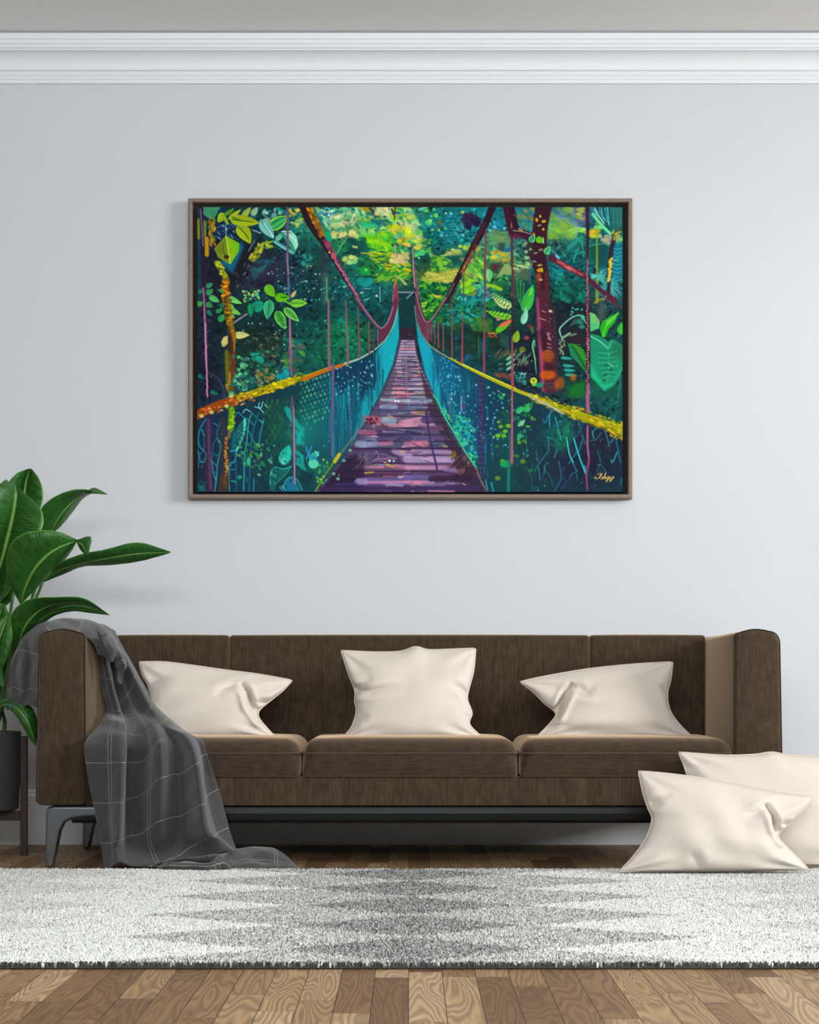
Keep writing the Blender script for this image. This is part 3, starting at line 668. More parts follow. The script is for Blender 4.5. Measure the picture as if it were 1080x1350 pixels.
    c.dabs([(570, 770), (660, 760), (650, 900), (580, 880)], 22, 24, [(150, 200, 30), (120, 190, 40)], -.2, .3, 2.4)
    c.dabs([(790, 280), (1010, 280), (1010, 420), (800, 400)], 70, 22, [(90, 150, 100), (130, 160, 90), (60, 130, 100), (110, 140, 110)], 0, .3, 2.5, .7, soft=2)
    c.poly([(910, 400), (970, 390), (960, 520), (900, 490)], (66, 60, 66), .8, 5); c.poly([(960, 430), (1030, 430), (1030, 520), (960, 500)], (24, 110, 150), .8, 8)
    c.dabs([(840, 470), (1030, 510), (1020, 580), (820, 560)], 50, 20, [(190, 180, 60), (200, 150, 40), (150, 180, 80), (170, 190, 110), (60, 180, 130)], 0, .5, 2)
    c.poly([(820, 590), (930, 590), (900, 690), (850, 670)], (60, 40, 56), .8, 8); c.line([(845, 635), (905, 635)], 30, (110, 50, 60), .8, 5)
    c.leaf((810, 650), (815, 780), 70, (120, 200, 140)); c.leaf((660, 450), (740, 440), 70, (150, 170, 90))
    for k in range(26): c.line([(890 + k * 3, 740 - k * 5), (950 + k * 2, 700 - k * 4), (1030, 700 - k * 2)], 7, [(190, 200, 130), (150, 180, 100), (80, 110, 70)][k % 3], .85)
    c.line([(800, 810), (860, 820), (930, 850)], 34, (150, 200, 30), .9, 3)
    # straight dark right cable
    c.line([(450, 975), (650, 600), (760, 360)], 20, (150, 160, 90), .5, 4)
    c.line([(850, 30), (790, 180), (720, 320), (640, 470), (560, 640), (480, 790), (390, 975)], [66, 70, 70, 66, 60, 54, 46], (52, 28, 44), 1, 2)
    c.line([(770, 200), (700, 340), (620, 500)], 16, (130, 40, 60), .7, 4)
    c.dabs([(690, 380), (720, 380), (560, 700), (530, 690)], 50, 8, [(190, 150, 50), (170, 120, 70), (120, 90, 80)], -1.1, .2, 3)
    c.line([(470, 790), (385, 970)], 8, (170, 140, 160), .7)
    c.line([(65, 440), (72, 640), (100, 860), (115, 975)], [6, 18, 30, 44], (140, 76, 110)); c.line([(62, 440), (66, 640), (85, 860), (95, 975)], 8, (200, 150, 180), .9)
    c.line([(62, 100), (64, 440)], 5, (140, 150, 130), .7)
    c.line([(0, 880), (70, 880)], 12, (130, 140, 160)); c.line([(0, 940), (60, 885)], 14, (120, 140, 160))
    c.line([(780, 260), (775, 560), (772, 975)], [16, 22, 14], (134, 52, 70)); c.line([(775, 300), (770, 560)], 5, (200, 120, 130), .6)
    c.line([(565, 720), (562, 975)], 12, (70, 80, 50), .8)
    c.line([(990, 38), (1030, 230), (1060, 300)], 80, (70, 30, 50)); c.line([(1045, 40), (1040, 500), (1050, 700), (1045, 975)], 24, (110, 44, 66)); c.line([(1040, 60), (1036, 260)], 7, (190, 130, 150), .8)

    # ---- upper right: the big trunk
    c.org(676, 268)
    c.dabs([(40, 60), (220, 60), (190, 230), (60, 240)], 70, 26, [(24, 120, 160), (30, 140, 140), (110, 150, 60), (180, 150, 60), (20, 110, 140)], .7, .5, 2, .7, soft=3)
    c.dabs([(380, 60), (640, 60), (640, 260), (340, 300)], 110, 30, [(60, 130, 160), (24, 100, 140), (120, 170, 70), (150, 180, 60), (110, 140, 180)], .4, .6, 2, .6, soft=4)
    c.dabs([(630, 60), (720, 60), (720, 180), (640, 180)], 30, 22, [(120, 100, 150), (90, 100, 160)], .4, .6, 2, .6, soft=4)
    c.dabs([(340, 130), (460, 130), (600, 220), (600, 330), (350, 340)], 80, 26, [(130, 180, 60), (150, 186, 70), (90, 160, 110)], .3, .4, 2, .6, soft=4)
    c.dabs([(640, 40), (690, 40), (690, 160), (640, 160)], 20, 14, [(170, 180, 60), (130, 170, 70)], 0, .4, 2)
    c.dabs([(560, 260), (720, 240), (720, 290), (600, 290)], 22, 20, [(130, 200, 90), (150, 210, 110)], -.2, .3, 2.4)
    c.dabs([(740, 260), (860, 270), (860, 340), (760, 340)], 30, 20, [(190, 200, 60), (214, 170, 30), (120, 180, 80)], 0, .3, 2)
    c.dabs([(860, 320), (970, 320), (970, 390), (880, 380)], 24, 20, [(170, 160, 140), (150, 170, 140)], .5, .5, 1.8)
    c.dabs([(1000, 340), (1080, 340), (1080, 390), (1010, 400)], 14, 22, [(170, 190, 130), (90, 190, 120)], 0, .4, 2)
    for k in range(12): c.line([(530 + k * 6, 470 - k * 4), (570 + k * 8, 390 - k * 4), (690, 350 + k * 10)], 9, [(40, 150, 130), (20, 110, 100), (60, 170, 150)][k % 3], .8)
    c.line([(600, 580), (620, 510), (700, 480), (690, 520)], 18, (40, 160, 140), .8)
    for k in range(26):
        x = 370 + R.uniform(0, 100); y = 600 + R.uniform(0, 230); c.line([(x, y), (x + 50, y + 20), (x + 100, y + 8)], 12, [(20, 150, 150), (16, 96, 110), (30, 170, 160)][k % 3], .8)
    c.dabs([(500, 700), (720, 740), (720, 970), (380, 970), (400, 860)], 120, 22, [(14, 110, 84), (16, 84, 70), (20, 130, 110), (14, 64, 64)], .3, .8, 2, .8)
    c.leaf((475, 860), (475, 930), 36, (20, 130, 110)); c.leaf((660, 880), (670, 950), 36, (30, 130, 100))
    c.poly([(750, 420), (920, 400), (930, 600), (760, 600)], (20, 92, 70), .8, 8); c.poly([(850, 420), (940, 420), (940, 640), (850, 640)], (22, 70, 90), .6, 10)
    c.line([(740, 460), (760, 420), (860, 405), (930, 410), (1045, 495)], 9, (60, 160, 150), .8)
    c.poly([(970, 400), (1080, 380), (1080, 700), (1000, 740), (960, 660)], (26, 128, 146), .8, 6)
    for k in range(26): y = 420 + k * 13; c.line([(980, y), (1030, y + 18), (1075, y + 6)], 8, [(16, 90, 110), (60, 170, 180), (30, 140, 150)][k % 3], .7)
    c.poly([(960, 40), (1080, 40), (1080, 330), (980, 330)], (40, 110, 100), .8, 8)
    for k in range(24): c.line([(985 + k * 4, 50), (990 + k * 4 + R.uniform(-9, 9), 200 + R.uniform(0, 90))], 7, [(80, 150, 140), (30, 80, 80)][k % 2], .6)
    for k in range(9): c.line([(780 + k * 22, 38), (830 + k * 16, 120 + k * 6), (960, 190 + k * 6)], 10, [(60, 160, 170), (120, 200, 190), (16, 100, 120)][k % 3], .85)
    c.line([(790, 110), (870, 210), (960, 300)], [30, 30, 26], (110, 210, 160)); c.line([(820, 240), (880, 235)], 40, (110, 210, 130)); c.line([(815, 60), (835, 110), (900, 200)], 10, (170, 220, 200))
    c.line([(825, 190), (830, 500), (830, 975)], [14, 18, 26], (160, 160, 50), .8, 3); c.line([(833, 860), (830, 970)], 24, (130, 150, 60), .8, 4)
    # pale splash leaves
    for k in range(40):
        a = R.uniform(-.9, .9); l = R.uniform(40, 130); x = 830; y = 720
        c.line([(x, y), (x + l * math.cos(a), y + l * math.sin(a))], 7, [(90, 190, 180), (60, 160, 160)][k % 2], .7); c.line([(x, y), (x - l * .6 * math.cos(a), y + l * .3 * math.sin(a))], 7, (90, 190, 180), .7)
    for k in range(46):
        a = R.uniform(-1.6, 1.6); l = R.uniform(60, 130); c.line([(960, 800), (960 + l * math.cos(a), 850 + l * math.sin(a))], 7, [(80, 180, 170), (40, 140, 150), (120, 200, 190)][k % 3], .6)
        c.line([(940, 790), (860 + R.uniform(-30, 40), 850 + R.uniform(-20, 70))], 7, [(70, 170, 160), (40, 130, 140)][k % 2], .5)
    # dark climber right
    c.line([(1000, 330), (970, 480), (955, 640), (945, 900)], [40, 46, 46, 30], (52, 36, 50), .9, 3)
    for k in range(34): t = k / 34.; c.blob(968 - 24 * t + R.uniform(-12, 12), 545 + 230 * t, 11, 12, (220, 180, 30) if k % 3 else (190, 200, 120), .9)
    c.dabs([(980, 290), (1080, 260), (1050, 320), (1000, 360)], 30, 10, [(190, 170, 60), (130, 140, 60), (60, 60, 50)], -.6, .4, 2)
    # trunk and boughs
    c.line([(-10, 60), (20, 200), (60, 300)], 60, (56, 28, 44)); c.line([(0, 290), (90, 300), (220, 360)], [90, 80, 100], (70, 30, 56), 1, 3); c.line([(0, 330), (60, 330)], 50, (110, 40, 76), .8, 6)
    c.line([(305, 20), (275, 200), (255, 400), (255, 560), (290, 720), (300, 1000)], [170, 150, 150, 150, 124, 124], (64, 30, 46), 1, 3)
    c.poly([(90, 380), (200, 380), (220, 540), (150, 560), (90, 440)], (60, 44, 56), .9, 4)
    c.line([(380, 540), (520, 620), (700, 715), (800, 800), (880, 870), (1000, 960)], [66, 60, 44, 44, 40, 60], (96, 34, 60), 1, 2); c.line([(450, 575), (560, 640), (700, 710)], [40, 34, 20], (180, 50, 70), .9, 3)
    c.dabs([(450, 570), (700, 700), (690, 720), (450, 610)], 18, 12, [(214, 90, 80), (200, 110, 110)], .6, .2, 3)
    c.line([(330, 700), (335, 990)], 34, (120, 50, 50), .7, 8); c.line([(250, 700), (260, 990)], 28, (140, 60, 40), .6, 8); c.blob(255, 730, 24, 44, (180, 80, 30), .7, 0, 4)
    for x, y, w, h, col in [(270, 130, 10, 14, (200, 190, 60)), (235, 165, 14, 20, (210, 160, 50)), (305, 180, 24, 14, (200, 160, 30)), (262, 220, 20, 8, (170, 140, 140)), (300, 258, 13, 13, (210, 170, 40)), (205, 305, 13, 13, (200, 110, 40)),
                            (275, 460, 24, 12, (130, 130, 100)), (225, 492, 20, 8, (140, 150, 130)), (210, 575, 24, 8, (130, 140, 130)), (265, 612, 26, 10, (170, 160, 80)), (265, 660, 30, 18, (200, 160, 30)), (275, 755, 16, 12, (190, 160, 130)), (288, 660, 8, 24, (220, 190, 40)),
                            (130, 480, 20, 18, (130, 170, 130)), (140, 540, 26, 18, (150, 180, 140)), (110, 415, 24, 18, (90, 150, 110)), (125, 395, 18, 12, (130, 170, 140)), (172, 455, 16, 14, (130, 150, 120)), (70, 385, 20, 12, (90, 140, 80)), (345, 945, 16, 20, (190, 100, 30)), (290, 945, 20, 8, (160, 110, 120))]:
        c.blob(x, y, w, h, col, .95, R.uniform(-.3, .3))
    c.leaf((170, 385), (215, 310), 60, (40, 160, 100), None, (150, 220, 180)); c.leaf((230, 345), (305, 385), 66, (100, 190, 30)); c.leaf((320, 505), (365, 425), 62, (60, 170, 100), None, (140, 220, 160)); c.line([(300, 340), (302, 395)], 8, (190, 220, 180))
    c.line([(0, 270), (90, 280), (180, 305)], 8, (150, 160, 130)); c.line([(60, 255), (90, 270)], 16, (200, 120, 50)); c.line([(380, 460), (440, 520)], 14, (70, 140, 160)); c.line([(430, 520), (450, 540)], 24, (110, 190, 210))
    c.dabs([(10, 560), (180, 580), (180, 640), (30, 680)], 40, 14, [(150, 190, 120), (190, 210, 150), (110, 150, 90)], .2, .4, 3); c.poly([(10, 660), (170, 640), (160, 760), (20, 760)], (100, 120, 90), .7, 8)
    c.line([(175, 560), (170, 800)], 14, (60, 110, 120), .8)
    for k in range(6): c.line([(20 + k * 18, 730 + k * 12), (50 + k * 10, 970)], 10, [(30, 110, 60), (90, 160, 80)][k % 2], .7)
    c.leaf((110, 1080), (200, 800), 110, (50, 180, 90), (160, 220, 150)); c.line([(150, 960), (185, 850)], 24, (110, 210, 40), .9)
    c.line([(732, 38), (738, 300), (735, 600), (742, 975)], [32, 30, 20, 26], (72, 30, 66)); c.line([(735, 560), (740, 975)], [10, 22], (170, 80, 110), .8)
    for k in range(60): c.blob(735 + R.uniform(-8, 8), 560 + k * 7, 5, 7, [(214, 160, 170), (70, 30, 50)][k % 2], .9)

    # ---- middle right
    c.org(536, 394)
    c.dabs([(130, 20), (380, 0), (300, 180), (200, 230), (150, 140)], 120, 14, [(20, 110, 60), (14, 80, 50), (60, 160, 40), (110, 190, 60)], -.6, .5, 2.4)
    for x, y in [(160, 50), (175, 75), (150, 80), (175, 125), (250, 120), (190, 40)]: c.leaf((x - 18, y), (x + 18, y - 10), 24, (140, 200, 50))
    c.dabs([(400, 40), (760, 20), (760, 300), (300, 300), (290, 200)], 180, 20, [(14, 84, 60), (20, 110, 96), (24, 130, 120), (12, 60, 56), (30, 150, 140), (60, 120, 50)], .2, .8, 2.2)
    for x, y, r_ in [(603, 113, 26), (597, 182, 22), (690, 180, 22), (635, 205, 22), (550, 152, 16), (410, 260, 24), (575, 180, 16), (655, 160, 16), (325, 290, 22), (520, 345, 14)]:
        c.blob(x, y, r_, r_ * .9, (30, 170, 150), .9)
    c.line([(405, 225), (412, 300)], 18, (30, 160, 140)); c.line([(400, 120), (500, 108), (560, 110)], 12, (24, 150, 140)); c.line([(600, 60), (640, 30), (760, 0)], 26, (24, 150, 140), .9, 4); c.line([(640, 90), (650, 40)], 16, (30, 160, 140))
    c.dabs([(300, 280), (1040, 260), (1060, 720), (560, 600), (300, 480)], 260, 26, [(14, 44, 44), (18, 60, 44), (24, 50, 60), (30, 80, 50), (20, 70, 70), (40, 60, 40)], .3, .8, 2, .7, soft=3)
    c.dabs([(640, 200), (830, 200), (830, 320), (660, 320)], 50, 18, [(50, 120, 40), (90, 130, 50), (30, 100, 60)], .2, .6, 2, .8)
    c.dabs([(790, 330), (900, 340), (890, 380), (790, 380)], 24, 10, [(190, 110, 60), (120, 60, 50), (180, 160, 60)], .1, .5, 2)
    c.poly([(720, 410), (790, 410), (790, 520), (730, 520)], (24, 100, 130), .7, 10); c.dabs([(570, 560), (610, 560), (610, 610), (580, 610)], 6, 16, [(30, 100, 150)], -.8, .3, 2)
    for x, y in [(490, 390), (497, 480), (930, 570), (820, 560)]: c.blob(x, y, 24, 14, (30, 90, 130), .8)
    c.line([(710, 360), (715, 580)], 8, (90, 130, 40), .8)
    for k in range(8): c.line([(920 + k * 12, 330 + k * 6), (930 + k * 10, 470)], 6, (80, 120, 110), .6)
    c.dabs([(860, 520), (1000, 500), (1040, 560), (880, 600)], 24, 12, [(120, 110, 80), (80, 90, 60)], -.8, .3, 4)
    # fern fronds right of the centre
    for base, tip, w, col in [((1040, 60), (860, -60), 60, (120, 190, 110)), ((1040, 80), (850, -20), 70, (190, 210, 140)), ((1040, 175), (790, 115), 66, (130, 200, 50))]:
        c.leaf(base, tip, w, col, (60, 110, 50), None, -20)
        for k in range(14):
            t = k / 14.; x = base[0] + (tip[0] - base[0]) * t; y = base[1] + (tip[1] - base[1]) * t - 20 * math.sin(math.pi * t)
            c.line([(x, y), (x - 26, y + 34 * (1 - t) + 8)], 8, col if k % 2 else (20, 80, 50), .9)
    c.leaf((780, 60), (900, 50), 60, (24, 130, 60)); c.leaf((880, 330), (1040, 210), 60, (110, 170, 50)); c.line([(925, 280), (960, 250), (1030, 215)], [40, 44, 30], (220, 110, 80), .95, 3); c.leaf((880, 325), (960, 270), 46, (90, 190, 40)); c.leaf((890, 210), (930, 180), 34, (190, 130, 130))
    for y in (590, 640, 690, 770): c.leaf((980, y + 14), (1080, y - 50), 26, (110, 190, 160)); c.leaf((900, y + 60), (960, y + 44), 20, (60, 110, 110))
    c.dabs([(880, 730), (1060, 750), (1050, 800), (900, 770)], 26, 14, [(150, 90, 60), (110, 60, 50)], .1, .3, 3)
    # ---- right: leaves, rope, trunk base
    c.org(676, 394)
    c.line([(300, -20), (310, 200), (330, 500), (370, 860)], [124, 130, 140, 150], (86, 38, 58), 1, 4); c.line([(240, 0), (262, 330), (282, 600), (300, 900)], [22, 34, 40, 26], (196, 56, 110), .95, 5)
    c.line([(290, 330), (320, 470)], 70, (50, 32, 46), .8, 10); c.line([(400, 100), (420, 500), (430, 760)], 40, (96, 44, 66), .7, 8)
    for x, y, w, h, col in [(345, 560, 60, 60, (170, 90, 30)), (345, 750, 80, 46, (196, 96, 20)), (360, 675, 60, 26, (60, 34, 40)), (360, 860, 60, 40, (70, 44, 50)), (470, 830, 40, 60, (150, 90, 30)), (430, 850, 20, 50, (180, 84, 30))]: c.blob(x, y, w, h, col, .85, 0, 5)
    for y in (525, 560, 590, 615): c.line([(310, y), (350, y + 8), (410, y - 2)], 7, (110, 56, 40), .8)
    for x, y in [(280, 190), (305, 120), (372, 120), (350, 335), (360, 390), (355, 440), (310, 200), (360, 475)]: c.line([(x - 16, y), (x + 16, y + 10)], 12, (190, 120, 130), .8)
    c.line([(345, 350), (365, 400)], 14, (200, 140, 150), .8)
    c.blob(370, 120, 18, 14, (170, 180, 150))
    for y in (835, 860, 880): c.line([(330, y), (410, y - 4)], 8, (110, 90, 100), .7)
    c.leaf((95, 250), (140, 100), 66, (140, 210, 180)); c.leaf((20, 430), (50, 310), 70, (130, 180, 40)); c.leaf((120, 80), (180, -40), 60, (70, 180, 60)); c.line([(60, 10), (100, 110)], 10, (110, 160, 120), .8)
    c.line([(205, 410), (195, 470), (215, 580), (232, 740)], [12, 16, 12, 4], (110, 190, 140)); c.line([(215, 410), (216, 470)], 9, (90, 170, 130)); c.leaf((180, 260), (200, 350), 40, (70, 110, 50)); c.blob(135, 385, 26, 22, (140, 60, 80)); c.blob(165, 270, 20, 24, (110, 50, 70))
    c.blob(95, 500, 34, 30, (110, 120, 30), .9, 0, 3); c.blob(205, 810, 34, 34, (190, 200, 50)); c.blob(205, 805, 14, 14, (110, 140, 30)); c.blob(210, 845, 24, 16, (110, 190, 60)); c.blob(265, 850, 34, 26, (24, 140, 110))
    c.dabs([(20, 480), (160, 560), (150, 640), (30, 640)], 30, 12, [(110, 120, 80), (130, 130, 70), (90, 160, 140)], -1, .3, 4); c.dabs([(20, 720), (120, 710), (130, 850), (30, 800)], 30, 10, [(40, 150, 130), (110, 200, 180), (30, 80, 120)], -.6, .6, 2)
    c.poly([(430, 150), (720, 60), (720, 420), (470, 500)], (34, 44, 52), .8, 14); c.poly([(560, 330), (720, 370), (720, 440), (560, 430)], (58, 38, 50), .8, 12)
    for k in range(9): c.line([(560 + k * 14, 270 - k * 6), (610 + k * 14, 200 - k * 3)], 8, (60, 110, 110), .8)
    c.line([(650, 160), (580, 185), (500, 250), (460, 310), (490, 400)], [12, 12, 12, 16, 10], (130, 190, 170)); c.line([(490, 385), (560, 340)], 22, (120, 170, 130)); c.line([(570, 360), (620, 345)], 20, (120, 140, 120), .8)
    for k in range(26): c.blob(480 + R.uniform(-24, 30), 400 + k * 6, 10, 7, [(170, 170, 120), (120, 140, 120)][k % 2], .8); 
    for x, y in [(590, 90), (640, 100), (580, 125), (620, 105), (680, 105), (576, 155), (590, 130)]: c.blob(x, y, 11, 9, (60, 170, 160))
    c.poly([(630, 150), (700, 160), (725, 250), (680, 190)], (70, 180, 140)); c.dabs([(640, 210), (720, 240), (700, 300), (650, 280)], 16, 12, [(40, 140, 110)], .4, .4, 3)
    c.poly([(540, 440), (600, 440), (700, 500), (725, 560), (720, 720), (660, 650), (580, 560)], (40, 130, 40)); c.poly([(545, 450), (620, 520), (700, 700), (650, 640), (570, 560)], (30, 130, 90)); c.line([(590, 470), (650, 570), (715, 680)], 20, (20, 90, 60), .9, 3)
    for k in range(6): c.line([(600 + k * 18, 460 + k * 26), (660 + k * 12, 450 + k * 28)], 7, (110, 180, 70), .7)
    for y, x in [(580, 470), (655, 490), (700, 500), (745, 510)]: c.leaf((x, y), (x + 120, y + 10), 30, (50, 160, 150))
    c.blob(595, 775, 30, 34, (180, 110, 30), .8, 0, 5); c.poly([(540, 870), (640, 820), (720, 800), (720, 975), (560, 975)], (20, 110, 50), .9, 8)
    for k in range(8): c.line([(560 + k * 18, 960 - k * 6), (640 + k * 10, 850)], 10, [(40, 140, 50), (16, 80, 50)][k % 2], .7)
    c.poly([(760, 130), (810, 150), (860, 220), (850, 290), (765, 320)], (110, 190, 110)); c.poly([(765, 230), (850, 240), (840, 300), (770, 320)], (70, 180, 130), .7, 4)
    c.poly([(1050, 130), (960, 170), (880, 230), (860, 290), (880, 380), (915, 375), (950, 290), (1000, 240)], (40, 170, 40)); c.line([(1040, 140), (930, 250), (890, 370)], 9, (110, 210, 60))
    for k in range(6): c.line([(920 + k * 16, 215 - k * 8), (940 + k * 14, 260 - k * 14)], 9, (130, 210, 110), .8)
    c.leaf((1060, 350), (1075, 230), 70, (60, 190, 60)); c.line([(940, 0), (1050, 80)], 20, (110, 40, 60)); c.line([(810, 40), (840, 10), (900, 0)], 24, (160, 140, 40), .8, 3); c.line([(880, 60), (870, 190)], 60, (110, 110, 100), .6, 14)
    c.poly([(765, 340), (850, 360), (940, 420), (1000, 400), (1085, 460), (1085, 700), (1040, 770), (990, 860), (900, 912), (850, 850), (770, 770)], (30, 142, 108), 1, 3)
    c.poly([(990, 420), (1085, 470), (1085, 600), (980, 560)], (40, 110, 80), .8, 10)
    c.poly([(770, 640), (830, 750), (900, 850), (1000, 820), (1070, 690), (1060, 760), (990, 860), (900, 912), (850, 850), (770, 770)], (36, 178, 130), .9, 6)
    c.line([(940, 490), (945, 700), (930, 830)], 9, (60, 170, 130), .8); c.line([(770, 370), (860, 420), (935, 485)], 11, (110, 200, 170)); c.line([(940, 490), (975, 410)], 9, (80, 180, 150))
    for k in range(12): c.line([(940, 520 + k * 22), (1010 + (k % 2) * 20, 490 + k * 26)], 8, [(20, 100, 80), (60, 170, 130)][k % 2], .6); c.line([(935, 520 + k * 22), (830 + k * 5, 500 + k * 26)], 8, [(20, 104, 84), (70, 180, 140)][k % 2], .6)
    for x, y in [(920, 660), (960, 645), (915, 750), (965, 700), (900, 800)]: c.blob(x, y, 20, 10, (16, 90, 70), .8, -.5)
    c.line([(950, 640), (990, 660)], 9, (130, 210, 170))
    c.poly([(770, 790), (900, 920), (1080, 800), (1085, 975), (760, 975)], (22, 90, 76), .8, 8); c.line([(1045, 770), (1060, 840), (1040, 975)], 16, (50, 120, 120), .8)
    c.line([(735, -10), (742, 300), (738, 700), (740, 975)], [30, 30, 26, 34], (96, 40, 66)); c.line([(745, 400), (745, 500)], 20, (214, 120, 160), .8)
    for k in range(90): c.blob(738 + R.uniform(-10, 10), k * 10, 6, 9, [(206, 130, 150), (60, 30, 50), (170, 80, 110)][k % 3], .9)
    c.line([(742, 850), (742, 975)], 30, (176, 84, 130))

    # ---- bridge: nets
    c.org(0, 0, 1)
    c.poly([(526, 395), (546, 395), (547, 450), (526, 450)], (14, 64, 68), .9, 3); c.poly([(527, 432), (546, 432), (546, 449), (527, 449)], (60, 36, 56), .9, 4)
    LN = [(260, 549), (330, 524), (400, 500), (440, 484), (480, 468), (500, 456), (515, 436), (522, 415), (525, 400), (527, 425), (526, 445), (518, 480), (505, 510), (480, 558), (455, 598), (418, 649), (260, 649)]
    c.poly(LN, (20, 62, 76))
    for x, y, rx, ry, col in [(300, 560, 40, 24, (30, 40, 80)), (280, 620, 30, 50, (44, 36, 66)), (330, 600, 40, 50, (24, 62, 92)), (370, 560, 40, 34, (22, 70, 62)), (360, 620, 40, 30, (30, 66, 70)), (400, 560, 34, 40, (18, 96, 92)),
                              (400, 570, 30, 26, (20, 130, 124)), (440, 560, 30, 50, (18, 110, 124)), (440, 510, 26, 20, (20, 70, 100)), (460, 540, 26, 60, (16, 110, 136)), (390, 620, 30, 24, (18, 80, 80)), (420, 620, 20, 20, (24, 110, 96))]: c.blob(x, y, rx, ry, col, .8, 0, 0)
    c.poly([(497, 462), (515, 440), (525, 404), (526, 445), (518, 480), (505, 510), (482, 555), (476, 545), (484, 520), (492, 480)], (20, 166, 182), 1, 3); c.poly([(470, 560), (480, 520), (505, 490), (505, 510), (480, 558), (462, 588)], (22, 150, 170), .8, 4)
    for k in range(150):
        x = 432 + R.uniform(0, 74); y0 = 480 - (x - 432) * .42; l = R.uniform(10, 50); y = R.uniform(y0 + 4, 640 - (x - 418) * 1.6)
        if y + l < 648 - (x - 418) * 1.42: c.line([(x, y), (x + R.uniform(-1, 1), y + l)], R.uniform(.6, 2), [(20, 150, 170), (16, 70, 100), (24, 120, 140), (14, 60, 84), (30, 170, 170)][R.randint(5)], .55)
    c.poly([(440, 488), (495, 468), (497, 500), (490, 515), (484, 505), (478, 530), (470, 490), (450, 520)], (16, 66, 96), .8, 3)
    for k in range(26): x = R.uniform(440, 500); c.line([(x, 476 + R.uniform(0, 10)), (x, 500 + R.uniform(0, 24))], 1.3, (14, 56, 84), .7)
    for k in range(60): x = R.uniform(441, 492); c.blob(x, R.uniform(486 - (x - 441) * .3, 520), .8, 1.1, [(170, 220, 220), (90, 180, 190)][k % 2], .8)
    # lozenge mesh with light showing through
    for i in range(12):
        for j in range(7):
            x = 352 + j * 7 + (i % 2) * 3.5; y = 530 + i * 6.5
            if y < 600 and x < 396: c.blob(x, y, 2.1, 4.2, [(40, 100, 70), (28, 84, 70), (56, 112, 70), (24, 90, 80)][R.randint(4)], .75, .1, 1.5)
    for i in range(10):
        for j in range(10):
            x = 397 + j * 5.2 + (i % 2) * 2.6; y = 506 - j * 1.8 + i * 6
            if x < 434 and y < 562: c.blob(x, y, 1.7, 2.2, [(50, 150, 130), (24, 120, 110), (90, 170, 140)][R.randint(3)], .8, .3)
    c.org(256, 520)
    c.poly([(1000, 330), (1085, 320), (1085, 500), (1010, 490)], (24, 176, 162), .95, 6); c.line([(920, 140), (960, 220), (1060, 350)], [50, 60, 40], (24, 160, 150), .95, 3)
    c.leaf((870, 690), (945, 495), 120, (40, 190, 168)); c.blob(880, 655, 20, 34, (140, 220, 190), .8, -.3, 4); c.poly([(1000, 540), (1085, 600), (1085, 740), (1010, 700)], (24, 160, 150), .95, 3)
    c.poly([(750, 950), (755, 760), (800, 715), (880, 730), (950, 710), (900, 790), (820, 850), (800, 950)], (20, 104, 104)); c.line([(755, 940), (758, 770), (810, 718), (880, 735), (960, 708)], 10, (60, 180, 170)); c.line([(960, 710), (900, 790), (800, 880)], 8, (50, 160, 150))
    c.dabs([(780, 760), (860, 740), (820, 850), (780, 900)], 26, 10, [(70, 180, 150), (20, 80, 90)], 0, .8, 1.6)
    c.poly([(860, 950), (900, 850), (950, 810), (1010, 830), (1060, 950)], (24, 110, 140)); c.line([(870, 940), (900, 860), (950, 815), (1020, 840), (1070, 940)], 9, (60, 170, 170))
    for k in range(5): c.line([(900 + k * 24, 860), (905 + k * 30, 950)], 8, (40, 140, 170), .7)
    c.line([(860, 930), (850, 915), (880, 905), (905, 945)], 7, (90, 200, 200))
    c.poly([(380, 380), (480, 260), (505, 240), (490, 380), (420, 540), (370, 560)], (24, 110, 120), .9, 4)
    for k in range(8): c.line([(390 + k * 8, 540 - k * 32), (480, 420 - k * 22)], 9, [(20, 70, 90), (50, 160, 130)][k % 2], .7)
    c.line([(505, 240), (490, 390), (415, 560)], [30, 24, 20], (90, 204, 180))
    c.dabs([(30, 300), (700, 60), (1080, 60), (1080, 940), (30, 940)], 420, 13, [(16, 44, 70), (20, 84, 92), (14, 60, 70), (24, 104, 104), (30, 34, 60), (20, 70, 60)], 1.2, .7, 2.4, .5)
    NET = [[(125, 235), (80, 300), (45, 400), (50, 500), (85, 540)], [(80, 350), (105, 410)], [(100, 440), (95, 540), (50, 610), (45, 720)], [(40, 560), (60, 640)], [(90, 540), (120, 590), (100, 660), (60, 660)], [(265, 265), (225, 370), (225, 430), (190, 490), (175, 640), (180, 700)],
           [(195, 280), (235, 305)], [(230, 430), (262, 490), (250, 600), (230, 700), (225, 800), (205, 950)], [(190, 580), (230, 610)], [(180, 660), (230, 710)], [(175, 640), (190, 760), (220, 850)], [(190, 790), (235, 730)],
           [(410, 200), (440, 175), (480, 215), (540, 250), (590, 300)], [(575, 180), (540, 270), (520, 480), (500, 600), (490, 950)], [(640, 180), (590, 340), (560, 560), (545, 950)], [(690, 240), (650, 420), (640, 500)], [(640, 250), (680, 270)], [(570, 180), (615, 230), (600, 300)], [(510, 320), (560, 390), (590, 470), (640, 490)],
           [(360, 560), (420, 560), (400, 660), (350, 700), (350, 950)], [(410, 560), (420, 950)], [(360, 740), (400, 740)], [(370, 850), (410, 860)], [(520, 600), (500, 760), (530, 860)], [(590, 830), (590, 950)]]
    for i, l in enumerate(NET): c.line(l, 12, [(36, 146, 166), (46, 170, 176), (28, 112, 146)][i % 3], .85)
    for l in [[(485, 180), (510, 145), (560, 170)], [(600, 120), (660, 130), (680, 70)], [(650, 80), (640, 120), (690, 180)], [(700, 95), (725, 125)]]: c.line(l, 8, (150, 220, 230), .9)
